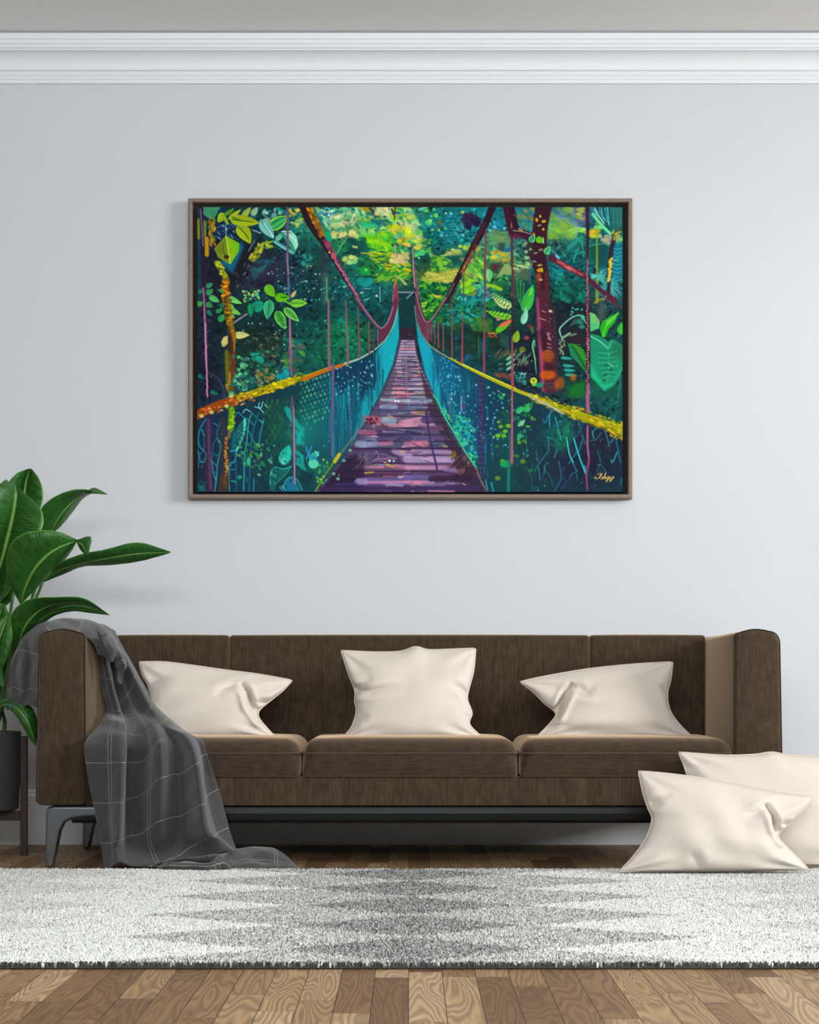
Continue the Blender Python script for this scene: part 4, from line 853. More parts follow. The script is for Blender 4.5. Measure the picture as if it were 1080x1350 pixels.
    c.dabs([(440, 480), (660, 480), (700, 700), (540, 720), (430, 640)], 50, 14, [(40, 150, 100), (30, 120, 80), (90, 170, 110), (90, 140, 50)], .4, .8, 1.6); c.dabs([(640, 480), (800, 480), (780, 800), (620, 800)], 22, 10, [(110, 190, 140), (60, 160, 120)], .2, .8, 1.5); c.blob(450, 815, 24, 20, (40, 150, 110)); c.blob(540, 660, 20, 40, (60, 180, 140), .9)
    c.line([(150, 240), (140, 500), (150, 950)], 60, (80, 44, 80), .7, 12); c.line([(145, 250), (150, 500), (165, 930)], 20, (130, 76, 130), .7, 5)
    c.line([(290, 250), (290, 950)], 60, (70, 66, 62), .7, 14)
    c.line([(372, 140), (365, 340)], 50, (120, 180, 20), 1, 4); c.dabs([(345, 150), (400, 150), (390, 340), (345, 340)], 34, 12, [(160, 206, 20), (90, 150, 20)], 0, .4, 2); c.line([(355, 350), (345, 420)], 30, (130, 120, 80), .9, 3)
    for k in range(50): c.blob(322 + R.uniform(-14, 14), 420 + k * 9, 12, 7, [(224, 150, 20), (190, 110, 20), (150, 80, 30), (214, 170, 60)][R.randint(4)], .9)
    c.dabs([(270, 780), (340, 780), (330, 950), (250, 950)], 26, 20, [(120, 80, 30), (80, 60, 50)], 1.4, .3, 3, .6, soft=3)
    c.dabs([(35, 860), (110, 860), (110, 950), (35, 950)], 14, 16, [(24, 120, 110)], 0, 1, 2, .7, soft=3)
    c.line([(968, 20), (985, 400), (990, 700), (985, 900)], [18, 24, 26, 12], (110, 76, 130)); c.line([(985, 120), (992, 560), (995, 880)], [6, 10, 8], (200, 150, 190), .9)
    # mossy handrail rope, left
    c.org(0, 0, 1)
    c.line([(259, 547), (290, 533), (320, 523), (360, 512)], [12, 11, 9, 9], (150, 72, 20), 1, 1.4); c.line([(316, 524), (345, 515), (380, 503), (400, 498), (440, 483)], [8, 10, 9, 6, 3.5], (170, 160, 14), 1, 1.4)
    c.line([(400, 500), (430, 488), (460, 478)], [5, 4.5, 3.6], (190, 110, 24)); c.line([(455, 479), (475, 472), (495, 460), (510, 445), (520, 425), (525, 402)], [3, 2.4, 1.6, 1.4, 1.3, 1], (150, 190, 170))
    c.dabs([(260, 541), (330, 516), (345, 524), (262, 554)], 60, 1.5, [(214, 120, 30), (190, 90, 20), (110, 50, 24), (230, 190, 120)], -.4, .5, 2)
    c.dabs([(318, 518), (400, 491), (410, 500), (330, 527)], 110, 1.4, [(230, 210, 20), (150, 150, 10), (200, 190, 30), (90, 100, 20), (220, 150, 20)], -.4, .5, 2.4)
    for x, y in [(266, 548), (279, 543), (299, 535), (305, 522)]: c.blob(x, y, 3, 2.4, (190, 190, 110))
    # hangers, left
    for (x0, y0, x1, y1, w0, w1, col) in [(433, 396, 434, 486, 2.4, 3.2, (150, 96, 116)), (456, 396, 459, 478, 1.4, 2.6, (150, 90, 100)), (472, 404, 474, 471, 1.2, 2.6, (136, 80, 84)), (486, 424, 487, 466, 1.4, 2, (140, 80, 70)), (493, 430, 493, 462, 1.2, 2, (110, 56, 84)), (498.5, 434, 498.5, 457, .8, .8, (150, 120, 150)),
                                      (502, 434, 502, 452, 1, 1, (120, 60, 84)), (506, 433, 506, 449, 1.2, 1.2, (110, 50, 70)), (439, 480, 438, 600, 3.2, 2.6, (110, 90, 140)), (462, 520, 462, 575, 1, 2, (80, 100, 130))]:
        c.line([(x0, y0), (x1, y1)], [w0, w1], col)
    c.poly([(518, 396), (524, 392), (525, 404), (516, 430), (506, 448), (498, 452), (500, 436), (508, 430), (514, 414)], (112, 46, 76)); c.line([(470, 393), (486, 416), (498, 430), (504, 433), (512, 424), (518, 405), (520, 380)], [5, 3.6, 3, 2.4, 1.6, 1.6, 1.4], (120, 60, 90)); c.line([(470, 392), (486, 415), (498, 429.5), (504, 432), (512, 423), (518, 405)], 1, (190, 140, 160), .9)
    # right net
    RN = [(546, 403), (549, 425), (556, 442), (570, 459), (596, 476), (640, 497), (700, 522), (760, 547), (822, 572), (822, 649), (644, 649), (627, 617), (600, 575), (572, 522), (560, 490), (551, 450)]
    c.poly(RN, (22, 66, 78))
    for x, y, rx, ry, col in [(600, 500, 34, 30, (18, 90, 120)), (600, 540, 30, 40, (20, 100, 130)), (620, 590, 20, 30, (22, 124, 136)), (640, 560, 26, 50, (28, 60, 100)), (680, 590, 30, 50, (18, 84, 76)), (700, 560, 26, 26, (26, 50, 74)), (740, 600, 40, 50, (44, 38, 66)), (790, 610, 50, 40, (40, 34, 60)), (730, 575, 24, 24, (20, 96, 90)), (700, 620, 26, 26, (34, 60, 70)), (790, 580, 30, 16, (44, 36, 50))]: c.blob(x, y, rx, ry, col, .85, 0, 0)
    c.poly([(546, 403), (549, 425), (556, 442), (568, 458), (574, 480), (582, 520), (590, 545), (590, 558), (572, 522), (560, 490), (551, 450)], (20, 160, 182), 1, 3)
    c.poly([(568, 458), (600, 480), (600, 520), (590, 530), (578, 500)], (18, 112, 150), .7, 4)
    for k in range(120):
        x = R.uniform(566, 650); y = R.uniform(462 + (x - 566) * .5, 520 + (x - 572) * 1.7 - 14); l = R.uniform(6, 30)
        c.line([(x, y), (x, y + l)], R.uniform(.7, 2), [(20, 130, 160), (16, 60, 100), (22, 100, 140), (30, 150, 160)][R.randint(4)], .45)
    c.poly(RN[-7:] + [(566, 540), (600, 600), (640, 655)], (0, 0, 0), 0)
    for i in range(10):
        for j in range(9):
            x = 580 + j * 2.9 + (i % 2); y = 470 + j * 1.3 + i * 4.6; c.blob(x, y, .8, 1.1, [(90, 190, 210), (30, 110, 150), (16, 60, 100)][R.randint(3)], .7)
    for k in range(110): x = R.uniform(590, 700); y = R.uniform(488 + (x - 590) * .4, 540 + (x - 590) * .8); c.blob(x, min(y, 600), R.uniform(.6, 1.5), R.uniform(.7, 1.8), [(150, 220, 220), (60, 190, 180), (40, 150, 170)][k % 3], .75)
    c.dabs([(600, 545), (625, 555), (628, 610), (612, 590), (596, 566)], 90, 2, [(30, 170, 140), (50, 190, 150), (24, 140, 160), (90, 200, 190)], 0, 1, 1.4)
    for k in range(60): y = 500 + k * 2.3; c.line([(631, y), (637, y + .6)], 1., [(120, 70, 110), (60, 40, 90), (150, 100, 140)][k % 3], .7)
    c.line([(634, 500), (634, 640)], 7, (60, 44, 90), .45, 3)
    c.dabs([(655, 540), (690, 530), (700, 620), (660, 620)], 40, 2.4, [(30, 110, 70), (20, 90, 80), (16, 70, 70)], 0, 1, 1.6)
    for x, y, r_, col in [(660, 562, 3, (110, 170, 20)), (666, 568, 3, (120, 180, 40)), (656, 574, 3.4, (110, 190, 20)), (664, 574, 3, (120, 180, 30)), (670, 561, 3.4, (110, 180, 40)), (656, 630, 3.6, (110, 140, 40)), (665, 611, 6, (30, 160, 96)), (662, 607, 3, (90, 150, 60)), (657, 556, 2, (110, 180, 60)), (661, 524, 3, (40, 170, 110)), (664, 520, 2, (110, 210, 130)), (655, 588, 3, (60, 110, 80)), (649, 598, 2, (50, 130, 100))]: c.blob(x, y, r_, r_ * .8, col, .9)
    c.org(680, 520, 6.75)
    c.poly([(330, 280), (420, 200), (500, 240), (520, 370), (440, 500), (360, 480), (320, 380)], (24, 104, 84), .8, 8)
    for k in range(6): c.line([(360 + k * 12, 460 - k * 30), (480, 330 - k * 16)], 10, (30, 130, 100), .6)
    for a, b, w, col in [((0, 160), (80, 100), 50, (60, 180, 110)), ((70, 150), (150, 70), 66, (60, 180, 100)), ((75, 170), (130, 190), 44, (30, 130, 60)), ((130, 200), (180, 230), 34, (90, 160, 60)), ((20, 280), (80, 220), 46, (120, 200, 150)), ((15, 390), (85, 310), 50, (50, 170, 110)), ((10, 420), (50, 430), 40, (90, 160, 40)), ((60, 400), (90, 430), 36, (110, 170, 40)), ((90, 280), (130, 285), 20, (100, 170, 50)), ((40, 580), (90, 610), 40, (110, 150, 40)), ((0, 530), (20, 560), 40, (90, 120, 40))]: c.leaf(a, b, w, col)
    c.dabs([(0, 60), (300, 110), (700, 260), (950, 350), (950, 860), (0, 860)], 420, 13, [(18, 34, 58), (20, 70, 76), (34, 26, 54), (16, 50, 60), (26, 84, 80)], 1.1, .8, 2.4, .5)
    NET2 = [[(240, 220), (260, 250), (290, 180)], [(300, 290), (300, 180), (330, 140), (380, 150), (410, 200)], [(300, 290), (275, 330)], [(280, 370), (290, 490), (220, 590), (165, 680)], [(280, 380), (320, 390)], [(350, 200), (380, 330), (400, 400)], [(370, 300), (430, 220), (490, 205), (510, 260), (490, 300), (530, 380), (600, 250)], [(340, 280), (400, 230)], [(450, 380), (480, 540), (540, 680)], [(515, 390), (550, 520), (620, 700), (610, 630)],
            [(555, 240), (590, 370), (630, 450)], [(600, 370), (560, 500)], [(680, 330), (740, 290), (790, 320), (830, 460)], [(680, 330), (690, 380)], [(660, 410), (720, 390), (760, 340)], [(870, 270), (890, 400), (930, 600)], [(840, 430), (880, 370)], [(900, 510), (860, 600), (845, 580)], [(725, 500), (755, 600)], [(720, 690), (750, 620), (800, 690)], [(180, 500), (195, 600)], [(200, 640), (215, 760)], [(150, 420), (80, 540), (0, 640)], [(90, 280), (95, 480)], [(380, 600), (400, 740), (340, 860)],
            [(540, 510), (470, 610)], [(500, 720), (400, 840)], [(240, 650), (300, 720), (330, 820)], [(480, 720), (530, 690), (550, 760)], [(260, 620), (250, 700)], [(430, 650), (400, 720), (440, 760)], [(160, 850), (180, 820), (210, 850)], [(930, 800), (945, 740)], [(340, 560), (370, 480)], [(120, 700), (150, 780), (130, 850)]]
    for i, l in enumerate(NET2): c.line(l, 11, [(34, 128, 160), (40, 160, 170), (30, 100, 124), (30, 120, 132)][i % 4], .85 if i < 19 else .6)
    c.line([(515, 390), (560, 540), (620, 700)], 11, (40, 190, 200), .9); c.line([(450, 380), (475, 530), (510, 600)], 10, (60, 200, 180), .9)
    for k in range(5): c.line([(190, 90 + k * 16), (240, 105 + k * 14), (300, 95 + k * 16)], 6, (30, 70, 100), .7)
    # deck
    c.org(0, 0, 1)
    c.poly([(527, 447), (547, 447), (551, 470), (560, 492), (574, 524), (600, 574), (627, 614), (644, 649), (417, 649), (455, 600), (480, 561), (506, 512), (519, 480)], (88, 66, 106), 1, 1.5)
    def edge(y):
        a = np.interp(y, [447, 480, 512, 561, 600, 649], [527, 519, 506, 480, 455, 417]); b = np.interp(y, [447, 470, 492, 524, 574, 614, 649], [547, 551, 560, 574, 600, 627, 644]); return a, b
    y = 448.; i = 0
    PC = [(196, 170, 200), (206, 170, 190), (170, 160, 196), (226, 140, 160), (180, 150, 190)]
    while y < 649:
        h = 3.2 + (y - 448) * .045; a, b = edge(y + h / 2); fade = min(1, (y - 448) / 120.)
        base = np.array([196, 172, 190]) * (1 - fade) + np.array([94, 78, 108]) * fade + R.uniform(-14, 14, 3)
        c.poly([(a + 3, y), (b - 2, y), (b - 1, y + h), (a + 2, y + h)], base, .9, 1)
        for k in range(int(5 + fade * 5)):
            xx = R.uniform(a + 5, b - 10 - 14 * fade); l = R.uniform(4, 14 + 26 * fade); col = [(224, 140, 156), (160, 158, 186), (120, 104, 140), (62, 52, 80), (150, 164, 184), (206, 176, 194), (90, 92, 124), (50, 46, 66)][R.randint(8)]
            c.line([(xx, y + R.uniform(1, h - 1)), (min(xx + l, b - 4), y + R.uniform(1, h - 1))], R.uniform(1, h * .5), col, .65, 1.5)
        c.line([(a + 2, y), (b - 1, y)], .9 + fade, (62, 40, 74), .85); y += h; i += 1
    c.line([(536, 450), (536, 500), (540, 540)], 1.5, (150, 130, 170), .6); c.poly([(549, 455), (556, 490), (572, 524), (596, 574), (626, 620), (640, 648), (600, 648), (600, 610), (585, 580), (566, 545), (556, 500)], (54, 40, 58), .75, 5)
    c.poly([(519, 482), (508, 512), (482, 561), (456, 601), (430, 636), (450, 636), (462, 610), (492, 560), (512, 530), (524, 490)], (80, 74, 96), .6, 4); c.poly([(455, 604), (480, 596), (480, 650), (420, 650)], (44, 30, 62), .8, 6)
    c.org(396, 520)
    for x0, y0, x1, y1, w, col in [(800, 50, 1080, 60, 26, (176, 196, 206)), (810, 120, 940, 120, 50, (140, 160, 190)), (930, 20, 1080, 20, 16, (220, 130, 170)), (820, 250, 920, 262, 70, (150, 174, 194)), (1000, 280, 1080, 270, 60, (214, 140, 170)), (650, 240, 770, 250, 76, (190, 90, 120)), (590, 370, 730, 375, 50, (180, 90, 130)),
                                   (570, 485, 640, 485, 66, (150, 160, 190)), (680, 490, 740, 480, 60, (130, 140, 180)), (780, 485, 900, 480, 40, (190, 110, 150)), (800, 400, 1080, 400, 60, (62, 54, 96)), (640, 330, 1000, 330, 30, (110, 74, 110)), (780, 160, 1080, 160, 40, (70, 80, 116)), (930, 560, 1080, 600, 60, (180, 150, 196)), (860, 700, 1080, 720, 40, (206, 120, 156)), (600, 600, 800, 580, 70, (90, 84, 120)),
                                   (580, 850, 1080, 860, 60, (110, 110, 176)), (640, 865, 1080, 862, 22, (226, 130, 170)), (570, 860, 640, 860, 60, (160, 140, 190)), (350, 885, 560, 880, 20, (76, 66, 120)), (240, 930, 1080, 930, 50, (64, 48, 100)), (560, 800, 1080, 785, 26, (60, 32, 74)), (760, 440, 1080, 440, 16, (60, 50, 90)), (480, 535, 1080, 540, 14, (60, 36, 76))]:
        c.line([(x0, y0), (x1, y1)], w, col, .75, 4)
    for k in range(18): c.blob(650 + R.uniform(0, 110), 230 + R.uniform(0, 60), 12, 8, (90, 20, 50), .8)
    for k in range(12): c.blob(930 + k * 13, 20 + R.uniform(-5, 5), 5, 7, (214, 60, 130), .7)
    for x, y in [(940, 62), (970, 65), (1065, 62), (880, 652), (925, 658)]: c.blob(x, y, 11, 10, (230, 230, 240))
    c.line([(640, 700), (760, 590), (850, 560), (980, 640), (900, 680)], 26, (60, 56, 90), .7, 5); c.line([(750, 560), (770, 620), (680, 680)], 8, (150, 140, 170), .8); c.line([(780, 580), (900, 610)], 7, (150, 140, 160), .7)
    for k in range(30): x = R.uniform(540, 760); y_ = 780 - (x - 540) * .3 - R.uniform(0, 150); c.line([(x, y_), (x + 24, y_ - 44)], 6, [(120, 110, 90), (90, 84, 110), (150, 140, 100)][k % 3], .6)
    for l in [[(870, 215), (910, 222)], [(980, 550), (1025, 570)], [(640, 772), (720, 765)], [(850, 690), (920, 710)], [(830, 670), (845, 668)]]: c.line(l, 14, (190, 170, 50), .8)
    c.org(536, 520)
    for x0, y0, x1, y1, w, col in [(0, 65, 240, 60, 36, (150, 170, 190)), (0, 130, 160, 125, 40, (90, 110, 140)), (0, 275, 150, 265, 70, (206, 140, 170)), (70, 480, 190, 480, 60, (226, 120, 150)), (0, 430, 380, 420, 50, (80, 70, 116)), (0, 490, 60, 490, 60, (180, 110, 150)), (60, 560, 430, 570, 44, (176, 150, 190)), (0, 640, 440, 640, 70, (180, 160, 200)), (0, 720, 380, 720, 40, (206, 140, 180)), (380, 730, 480, 750, 50, (140, 120, 180)),
                                   (0, 810, 220, 820, 60, (110, 100, 160)), (0, 860, 180, 865, 18, (226, 110, 150)), (240, 830, 620, 820, 60, (56, 34, 66)), (0, 920, 700, 920, 50, (66, 50, 100)), (150, 880, 520, 875, 18, (130, 110, 160)), (0, 780, 480, 780, 14, (60, 36, 84)), (0, 525, 480, 530, 12, (70, 36, 70)), (0, 570, 150, 570, 10, (80, 50, 90)), (170, 250, 280, 250, 60, (76, 56, 106)), (100, 150, 260, 145, 16, (50, 50, 60)), (180, 330, 330, 330, 50, (120, 70, 116))]:
        c.line([(x0, y0), (x1, y1)], w, col, .75, 4)
    c.line([(195, 170), (215, 330), (245, 500), (290, 680), (305, 760)], [26, 20, 18, 22, 20], (62, 52, 104), .9, 2); c.line([(60, 480), (130, 510)], 14, (110, 60, 100), .8); c.line([(180, 480), (185, 520), (215, 520), (210, 460)], 7, (110, 70, 110), .7)
    c.line([(140, 600), (180, 585), (215, 605), (170, 615), (150, 600)], 8, (80, 60, 90), .8); c.line([(180, 650), (240, 680), (140, 690)], 9, (90, 70, 110), .8); c.line([(100, 190), (170, 170)], 20, (130, 130, 40), .8); c.line([(360, 505), (400, 512)], 16, (180, 150, 80), .8); c.line([(550, 875), (580, 890)], 10, (210, 170, 110), .8)
    c.dabs([(480, 560), (600, 620), (690, 740), (520, 780), (420, 700)], 80, 13, [(60, 40, 44), (90, 60, 60), (120, 110, 80), (44, 34, 44), (190, 110, 110)], -.9, .5, 4, .6)
    c.dabs([(440, 560), (500, 560), (480, 620), (430, 610)], 14, 10, [(130, 120, 40)], -.7, .4, 2); c.line([(270, 0), (330, 140), (500, 440), (680, 710)], [30, 26, 18, 12], (40, 100, 90), .6, 4)
    for l in [[(265, 0), (310, 70), (385, 230), (470, 370), (560, 530), (685, 715)]]: c.line(l, 14, (60, 200, 150), .95)
    for k in range(30): t = R.uniform(0, 1); c.blob(300 + 370 * t + R.uniform(0, 24), 60 + 640 * t - R.uniform(0, 20), 10, 8, [(90, 200, 90), (130, 210, 70), (60, 200, 150)][k % 3], .8)
    c.line([(690, 720), (730, 840), (780, 930)], 14, (110, 120, 80), .8); c.line([(780, 840), (800, 940)], 12, (50, 160, 160), .8); c.line([(830, 870), (860, 950)], 14, (40, 150, 150), .8); c.line([(1015, 360), (1020, 640)], 14, (24, 110, 120), .8); c.line([(1010, 660), (1005, 950)], 28, (24, 130, 110), .9, 3)
    c.line([(430, 0), (430, 220)], 20, (110, 140, 160), .55, 4); c.line([(540, 20), (542, 160)], 14, (150, 150, 180), .8, 2); c.blob(560, 115, 12, 30, (130, 50, 100), .8)
    # bottom-left edge of the deck
    c.org(396, 520)
    c.line([(760, 0), (690, 110), (610, 290), (500, 440), (400, 570), (330, 670), (240, 800), (150, 950)], [8, 8, 8, 8, 12, 18, 16, 22], (60, 140, 100), .9)
    c.line([(330, 670), (240, 800), (160, 940)], 16, (110, 130, 30)); c.line([(385, 590), (340, 660)], 34, (190, 180, 30)); c.line([(620, 280), (500, 450), (410, 580)], 10, (150, 100, 110), .8)
    for k in range(26): c.blob(150 + R.uniform(0, 120), 640 + R.uniform(0, 260), 11, 12, [(60, 170, 90), (110, 180, 60), (150, 200, 140), (24, 120, 110)][k % 4], .8)
    for x, y in [(430, 650), (330, 780), (372, 830), (492, 548)]: c.blob(x, y, 16, 14, (110, 190, 150), .9)
    c.blob(130, 680, 50, 50, (90, 204, 170)); c.leaf((90, 640), (190, 560), 70, (50, 180, 160)); c.line([(60, 520), (80, 590), (130, 620), (170, 650)], 16, (40, 140, 190)); c.line([(110, 510), (90, 570), (60, 640)], 10, (60, 160, 200)); c.poly([(0, 620), (70, 760), (0, 730)], (24, 150, 140)); c.line([(150, 560), (180, 600)], 10, (140, 220, 210)); c.line([(110, 640), (150, 620), (170, 660)], 8, (30, 120, 150))
    c.poly([(0, 740), (80, 770), (130, 760), (140, 850), (60, 900), (0, 850)], (20, 60, 70), .8, 8)
    # right handrail rope
    c.org(0, 0, 1)
    c.line([(547, 403), (550, 425), (558, 443), (570, 458), (596, 474)], [1, 1.2, 1.4, 1.8, 2.2], (130, 140, 110)); c.line([(594, 472), (608, 480), (640, 496), (680, 514), (704, 523)], [2, 3, 4, 4.6, 5], (170, 170, 24)); c.line([(608, 479), (640, 494), (680, 512)], 1.4, (224, 220, 60), .9)
    c.line([(700, 522), (740, 538), (780, 553), (823, 567)], [6, 9, 11, 14], (160, 160, 16), 1, 1.6); c.line([(706, 528), (722, 534), (736, 540)], 4, (130, 130, 130), .8, 2); c.line([(735, 541), (780, 560), (800, 566)], 3, (90, 84, 50), .8, 2)
    c.dabs([(700, 517), (740, 529), (822, 556), (822, 578), (770, 556), (735, 544), (700, 528)], 220, 1.5, [(230, 190, 20), (200, 150, 10), (150, 160, 14), (120, 130, 20), (220, 210, 40), (90, 120, 30)], .4, .3, 2.6)
    for k in range(16): c.blob(697 + k * 3, 521 + k * 1.5 + R.uniform(-1, 1.5), 2, 1.4, (170, 180, 170), .8)
    c.dabs([(800, 566), (822, 574), (822, 582), (806, 576)], 26, 1.4, [(190, 150, 20), (150, 140, 20)], .4, .3, 2)
    # hangers, right
    c.poly([(547, 388), (552, 392), (558, 412), (562, 424), (567, 425), (566, 452), (556, 440), (549, 420)], (112, 56, 84)); c.line([(547, 380), (551, 398), (557, 417), (562, 424), (568, 423), (575, 413), (590, 390)], [2, 3, 2.2, 2.2, 2.6, 3, 4.5], (84, 44, 66)); c.line([(548, 385), (552, 402), (558, 419), (562, 424), (570, 420), (588, 392)], .9, (200, 160, 170), .9)
    for x, y1, w in [(563, 447, .9), (566, 449, 1), (569, 451, 1.1), (573, 453, 1.3), (578, 458, 1.4), (584.5, 463, 1.5)]: c.line([(x - .4, 426), (x, y1)], w, (150, 76, 100))
    for (x0, y0, x1, y1, w0, w1, col) in [(595, 396, 596, 470, 1.4, 2.6, (120, 74, 90)), (610, 412, 609, 478, 1, 3, (160, 64, 88)), (638.8, 394, 637.8, 490, 1.6, 3, (150, 62, 90)), (675.5, 394, 675, 440, 2.6, 2.6, (70, 32, 46)), (675, 445, 675.5, 508, 2, 4, (156, 70, 96)), (675, 512, 674.5, 610, 1.8, 3, (190, 84, 110)), (773.6, 394, 774, 400, 3, 3, (120, 60, 90))]:
        c.line([(x0, y0), (x1, y1)], [w0, w1], col)
    c.line([(774, 520), (775, 542)], 4.4, (176, 84, 130)); c.line([(774.6, 562), (774, 585), (776, 605), (773, 625), (774, 646)], [3, 3.4, 3, 2.6, 2], (140, 60, 120)); c.line([(774, 562), (775, 600)], 1, (190, 110, 160), .8)
    c.dabs(full, 500, .9, [(180, 220, 210), (60, 150, 150), (20, 40, 60), (120, 190, 120)], 0, 1.5, 1.5, .5)
    # the painter's signature, lower right, in thin gold script
    gold = (226, 196, 110); c.org(680, 520, 6.75)
    for l, w in [([(726, 712), (745, 700), (762, 704), (752, 716), (742, 735), (722, 746), (702, 744), (700, 734), (716, 730)], 5), ([(762, 704), (750, 722), (742, 738)], 9), ([(772, 726), (764, 734), (772, 742), (762, 749), (752, 745)], 5), ([(800, 696), (792, 712), (776, 748)], 7), ([(784, 738), (796, 728), (800, 734), (792, 747), (802, 744)], 5),
                 ([(826, 728), (812, 732), (808, 746), (820, 746), (830, 728)], 5), ([(830, 728), (818, 752), (806, 772), (800, 768), (812, 756), (836, 742)], 5), ([(838, 730), (836, 744), (846, 744), (858, 728)], 5), ([(872, 724), (860, 742), (842, 768), (834, 766), (846, 754), (872, 738)], 5)]:
        c.line(l, w, gold, .95, .9)
    a = np.clip(c.a, 0, 1)
    # the reds and violets are mixed with grey: tone them down, most where they are purest
    m = np.clip((a[..., 0] - a[..., 1]) * 3, 0, 1) * np.clip((a[..., 2] - a[..., 1]) * 4 + .3, 0, 1)
    g = (a * np.array([.3, .5, .2], np.float32)).sum(2)
    a += (g[..., None] * np.array([1.04, .98, 1.02], np.float32) - a) * (m * .34)[..., None]
    return np.clip(a, 0, 1)

# ================================================================== the room
structure(MB().box(-5, 5, 0, .15, -.05, 3.3).build('wall_back', WALL, smooth=False))
structure(MB().box(-5, 5, -9, 0, -.05, 0).build('floor', FLOOR, smooth=False))
structure(MB().box(-5, 5, -9, .15, 3.126, 3.3).build('ceiling', CEIL, smooth=False))
# crown: stepped cove, profile (out from the wall, height)
cp = [(0, 2.962), (.012, 2.962), (.015, 2.974), (.018, 2.975), (.022, 2.987), (.025, 2.988), (.030, 3.002), (.034, 3.003)]
for k in range(9):
    a = math.pi / 2 * k / 8; cp.append((.038 + .048 * (1 - math.cos(a)), 3.006 + .058 * math.sin(a)))
cp += [(.088, 3.070), (.094, 3.071), (.098, 3.083), (.102, 3.084), (.106, 3.098), (.110, 3.099), (.115, 3.119), (.095, 3.119), (.095, 3.126), (0, 3.126)]
structure(MB().prism(cp, lambda u, v, q: (q, -u, v), -5, 5).build('trim_1', TRIM, smooth=False))
bp = [(0, 0), (.020, 0), (.020, .163), (.016, .166), (.016, .170), (.019, .173), (.019, .190), (.012, .197), (.012, .207), (.006, .213), (0, .213)]
structure(MB().prism(bp, lambda u, v, q: (q, -u, v), -5, 5).build('baseboard_back', TRIM, smooth=False))

# ================================================================== sofa
YF = -.90; sofa = thing('sofa', 'long brown velvet three-seat sofa with square arms on dark metal legs against the grey wall', 'sofa', (0, -.48, 0))
YB = -.06


def arm(sx):
    def X(v): return v * sx
    # outline seen from the front: outer side leans in a touch, top gently arched
    pts = [(1.262, .232), (1.252, .760)]
    for k in range(1, 7): a = math.pi / 2 * k / 6; pts.append((1.252 - .034 * (1 - math.cos(a)), .760 + .040 * math.sin(a)))
    for k in range(1, 6): t = k / 6; pts.append((1.218 - .105 * t, .800 + .010 * math.sin(math.pi * t) - .006 * t))
    for k in range(0, 5): a = math.pi / 2 * k / 4; pts.append((1.113 - .012 * math.sin(a), .794 - .012 * (1 - math.cos(a))))
    pts += [(1.098, .232)]
    for k in range(1, 4): a = math.pi / 2 * k / 3; pts.append((1.098 + .016 * (1 - math.cos(a)), .232 - .018 * math.sin(a)))
    for k in range(0, 4): a = math.pi / 2 * k / 3; pts.append((1.236 + .026 * math.sin(a), .214 + .018 * (1 - math.cos(a))))
    pts = pts[:-1]
    n = len(pts); rings = []; cx, cz = 1.18, .5
    for inset, y in [(.010, YF), (.003, YF + .003), (0, YF + .010), (0, -.5), (0, YB - .01), (.006, YB)]:
        rings.append([(X(u - inset * (1 if u > cx else -1)), y, v - inset * (1 if v > cz else -1)) for u, v in pts])
    vs = [p for r in rings for p in r]; fs = []
    for i in range(len(rings) - 1):
        for k in range(n): fs.append((i * n + k, i * n + (k + 1) % n, (i + 1) * n + (k + 1) % n, (i + 1) * n + k))
    fs += [tuple(range(n))[::-1], tuple(range((len(rings) - 1) * n, len(rings) * n))]
    if sx < 0: fs = [f[::-1] for f in fs]
    o = mesh_obj('armrest', vs, fs, VELV, sofa)
    m = o.modifiers.new('e', 'EDGE_SPLIT'); m.split_angle = math.radians(50)
    MB().tube([(X(u + .001 * (1 if u > cx else -1)), YF + .004, v + .001) for u, v in pts], .0023, 6, True).build('piping', PIPE, o)


arm(-1); arm(1)
# back in three panels
for a, b in [(-1.099, -.6685), (-.6675, .6675), (.6685, 1.099)]:
    MB().rbox((a, -.335, .25), (b, YB, .806), .014, .01, n=4, crown=.004, crown_front=.012).build('backrest', VELV, sofa)
# seat cushions
for a, b in [(-1.094, -.370), (-.362, .366), (.374, 1.094)]:
    o = MB().rbox((a, YF - .004, .309), (b, -.34, .437), .05, .012, n=7, crown=.010, crown_front=.006).build('seat_cushion', VELH, sofa)
    z = .389; r = .05
    pp = [(a - .001, -.40, z)] + [(a - .001 + .018 * (1 - math.cos(t)), YF + .014 - .019 * math.sin(t), z) for t in np.linspace(0, math.pi / 2, 5)] + [(a + (b - a) * t, YF - .006 - .005 * math.sin(math.pi * t), z) for t in np.linspace(.06, .94, 9)] + \
         [(b + .001 - .018 * (1 - math.cos(t)), YF + .014 - .019 * math.sin(t), z) for t in np.linspace(math.pi / 2, 0, 5)] + [(b + .001, -.40, z)]
    MB().tube(pp, .0024, 6).build('piping', PIPE2, o)
# front panel in sections with tight seams
xs = [-1.097, -.60, -.232, .232, .60, 1.097]
mb = MB()
for a, b in zip(xs[:-1], xs[1:]): mb.rbox((a + .0003, YF + .012, .212), (b - .0003, -.35, .308), .0022, .0022, n=2)
mb.build('seat_base', VELV, sofa)
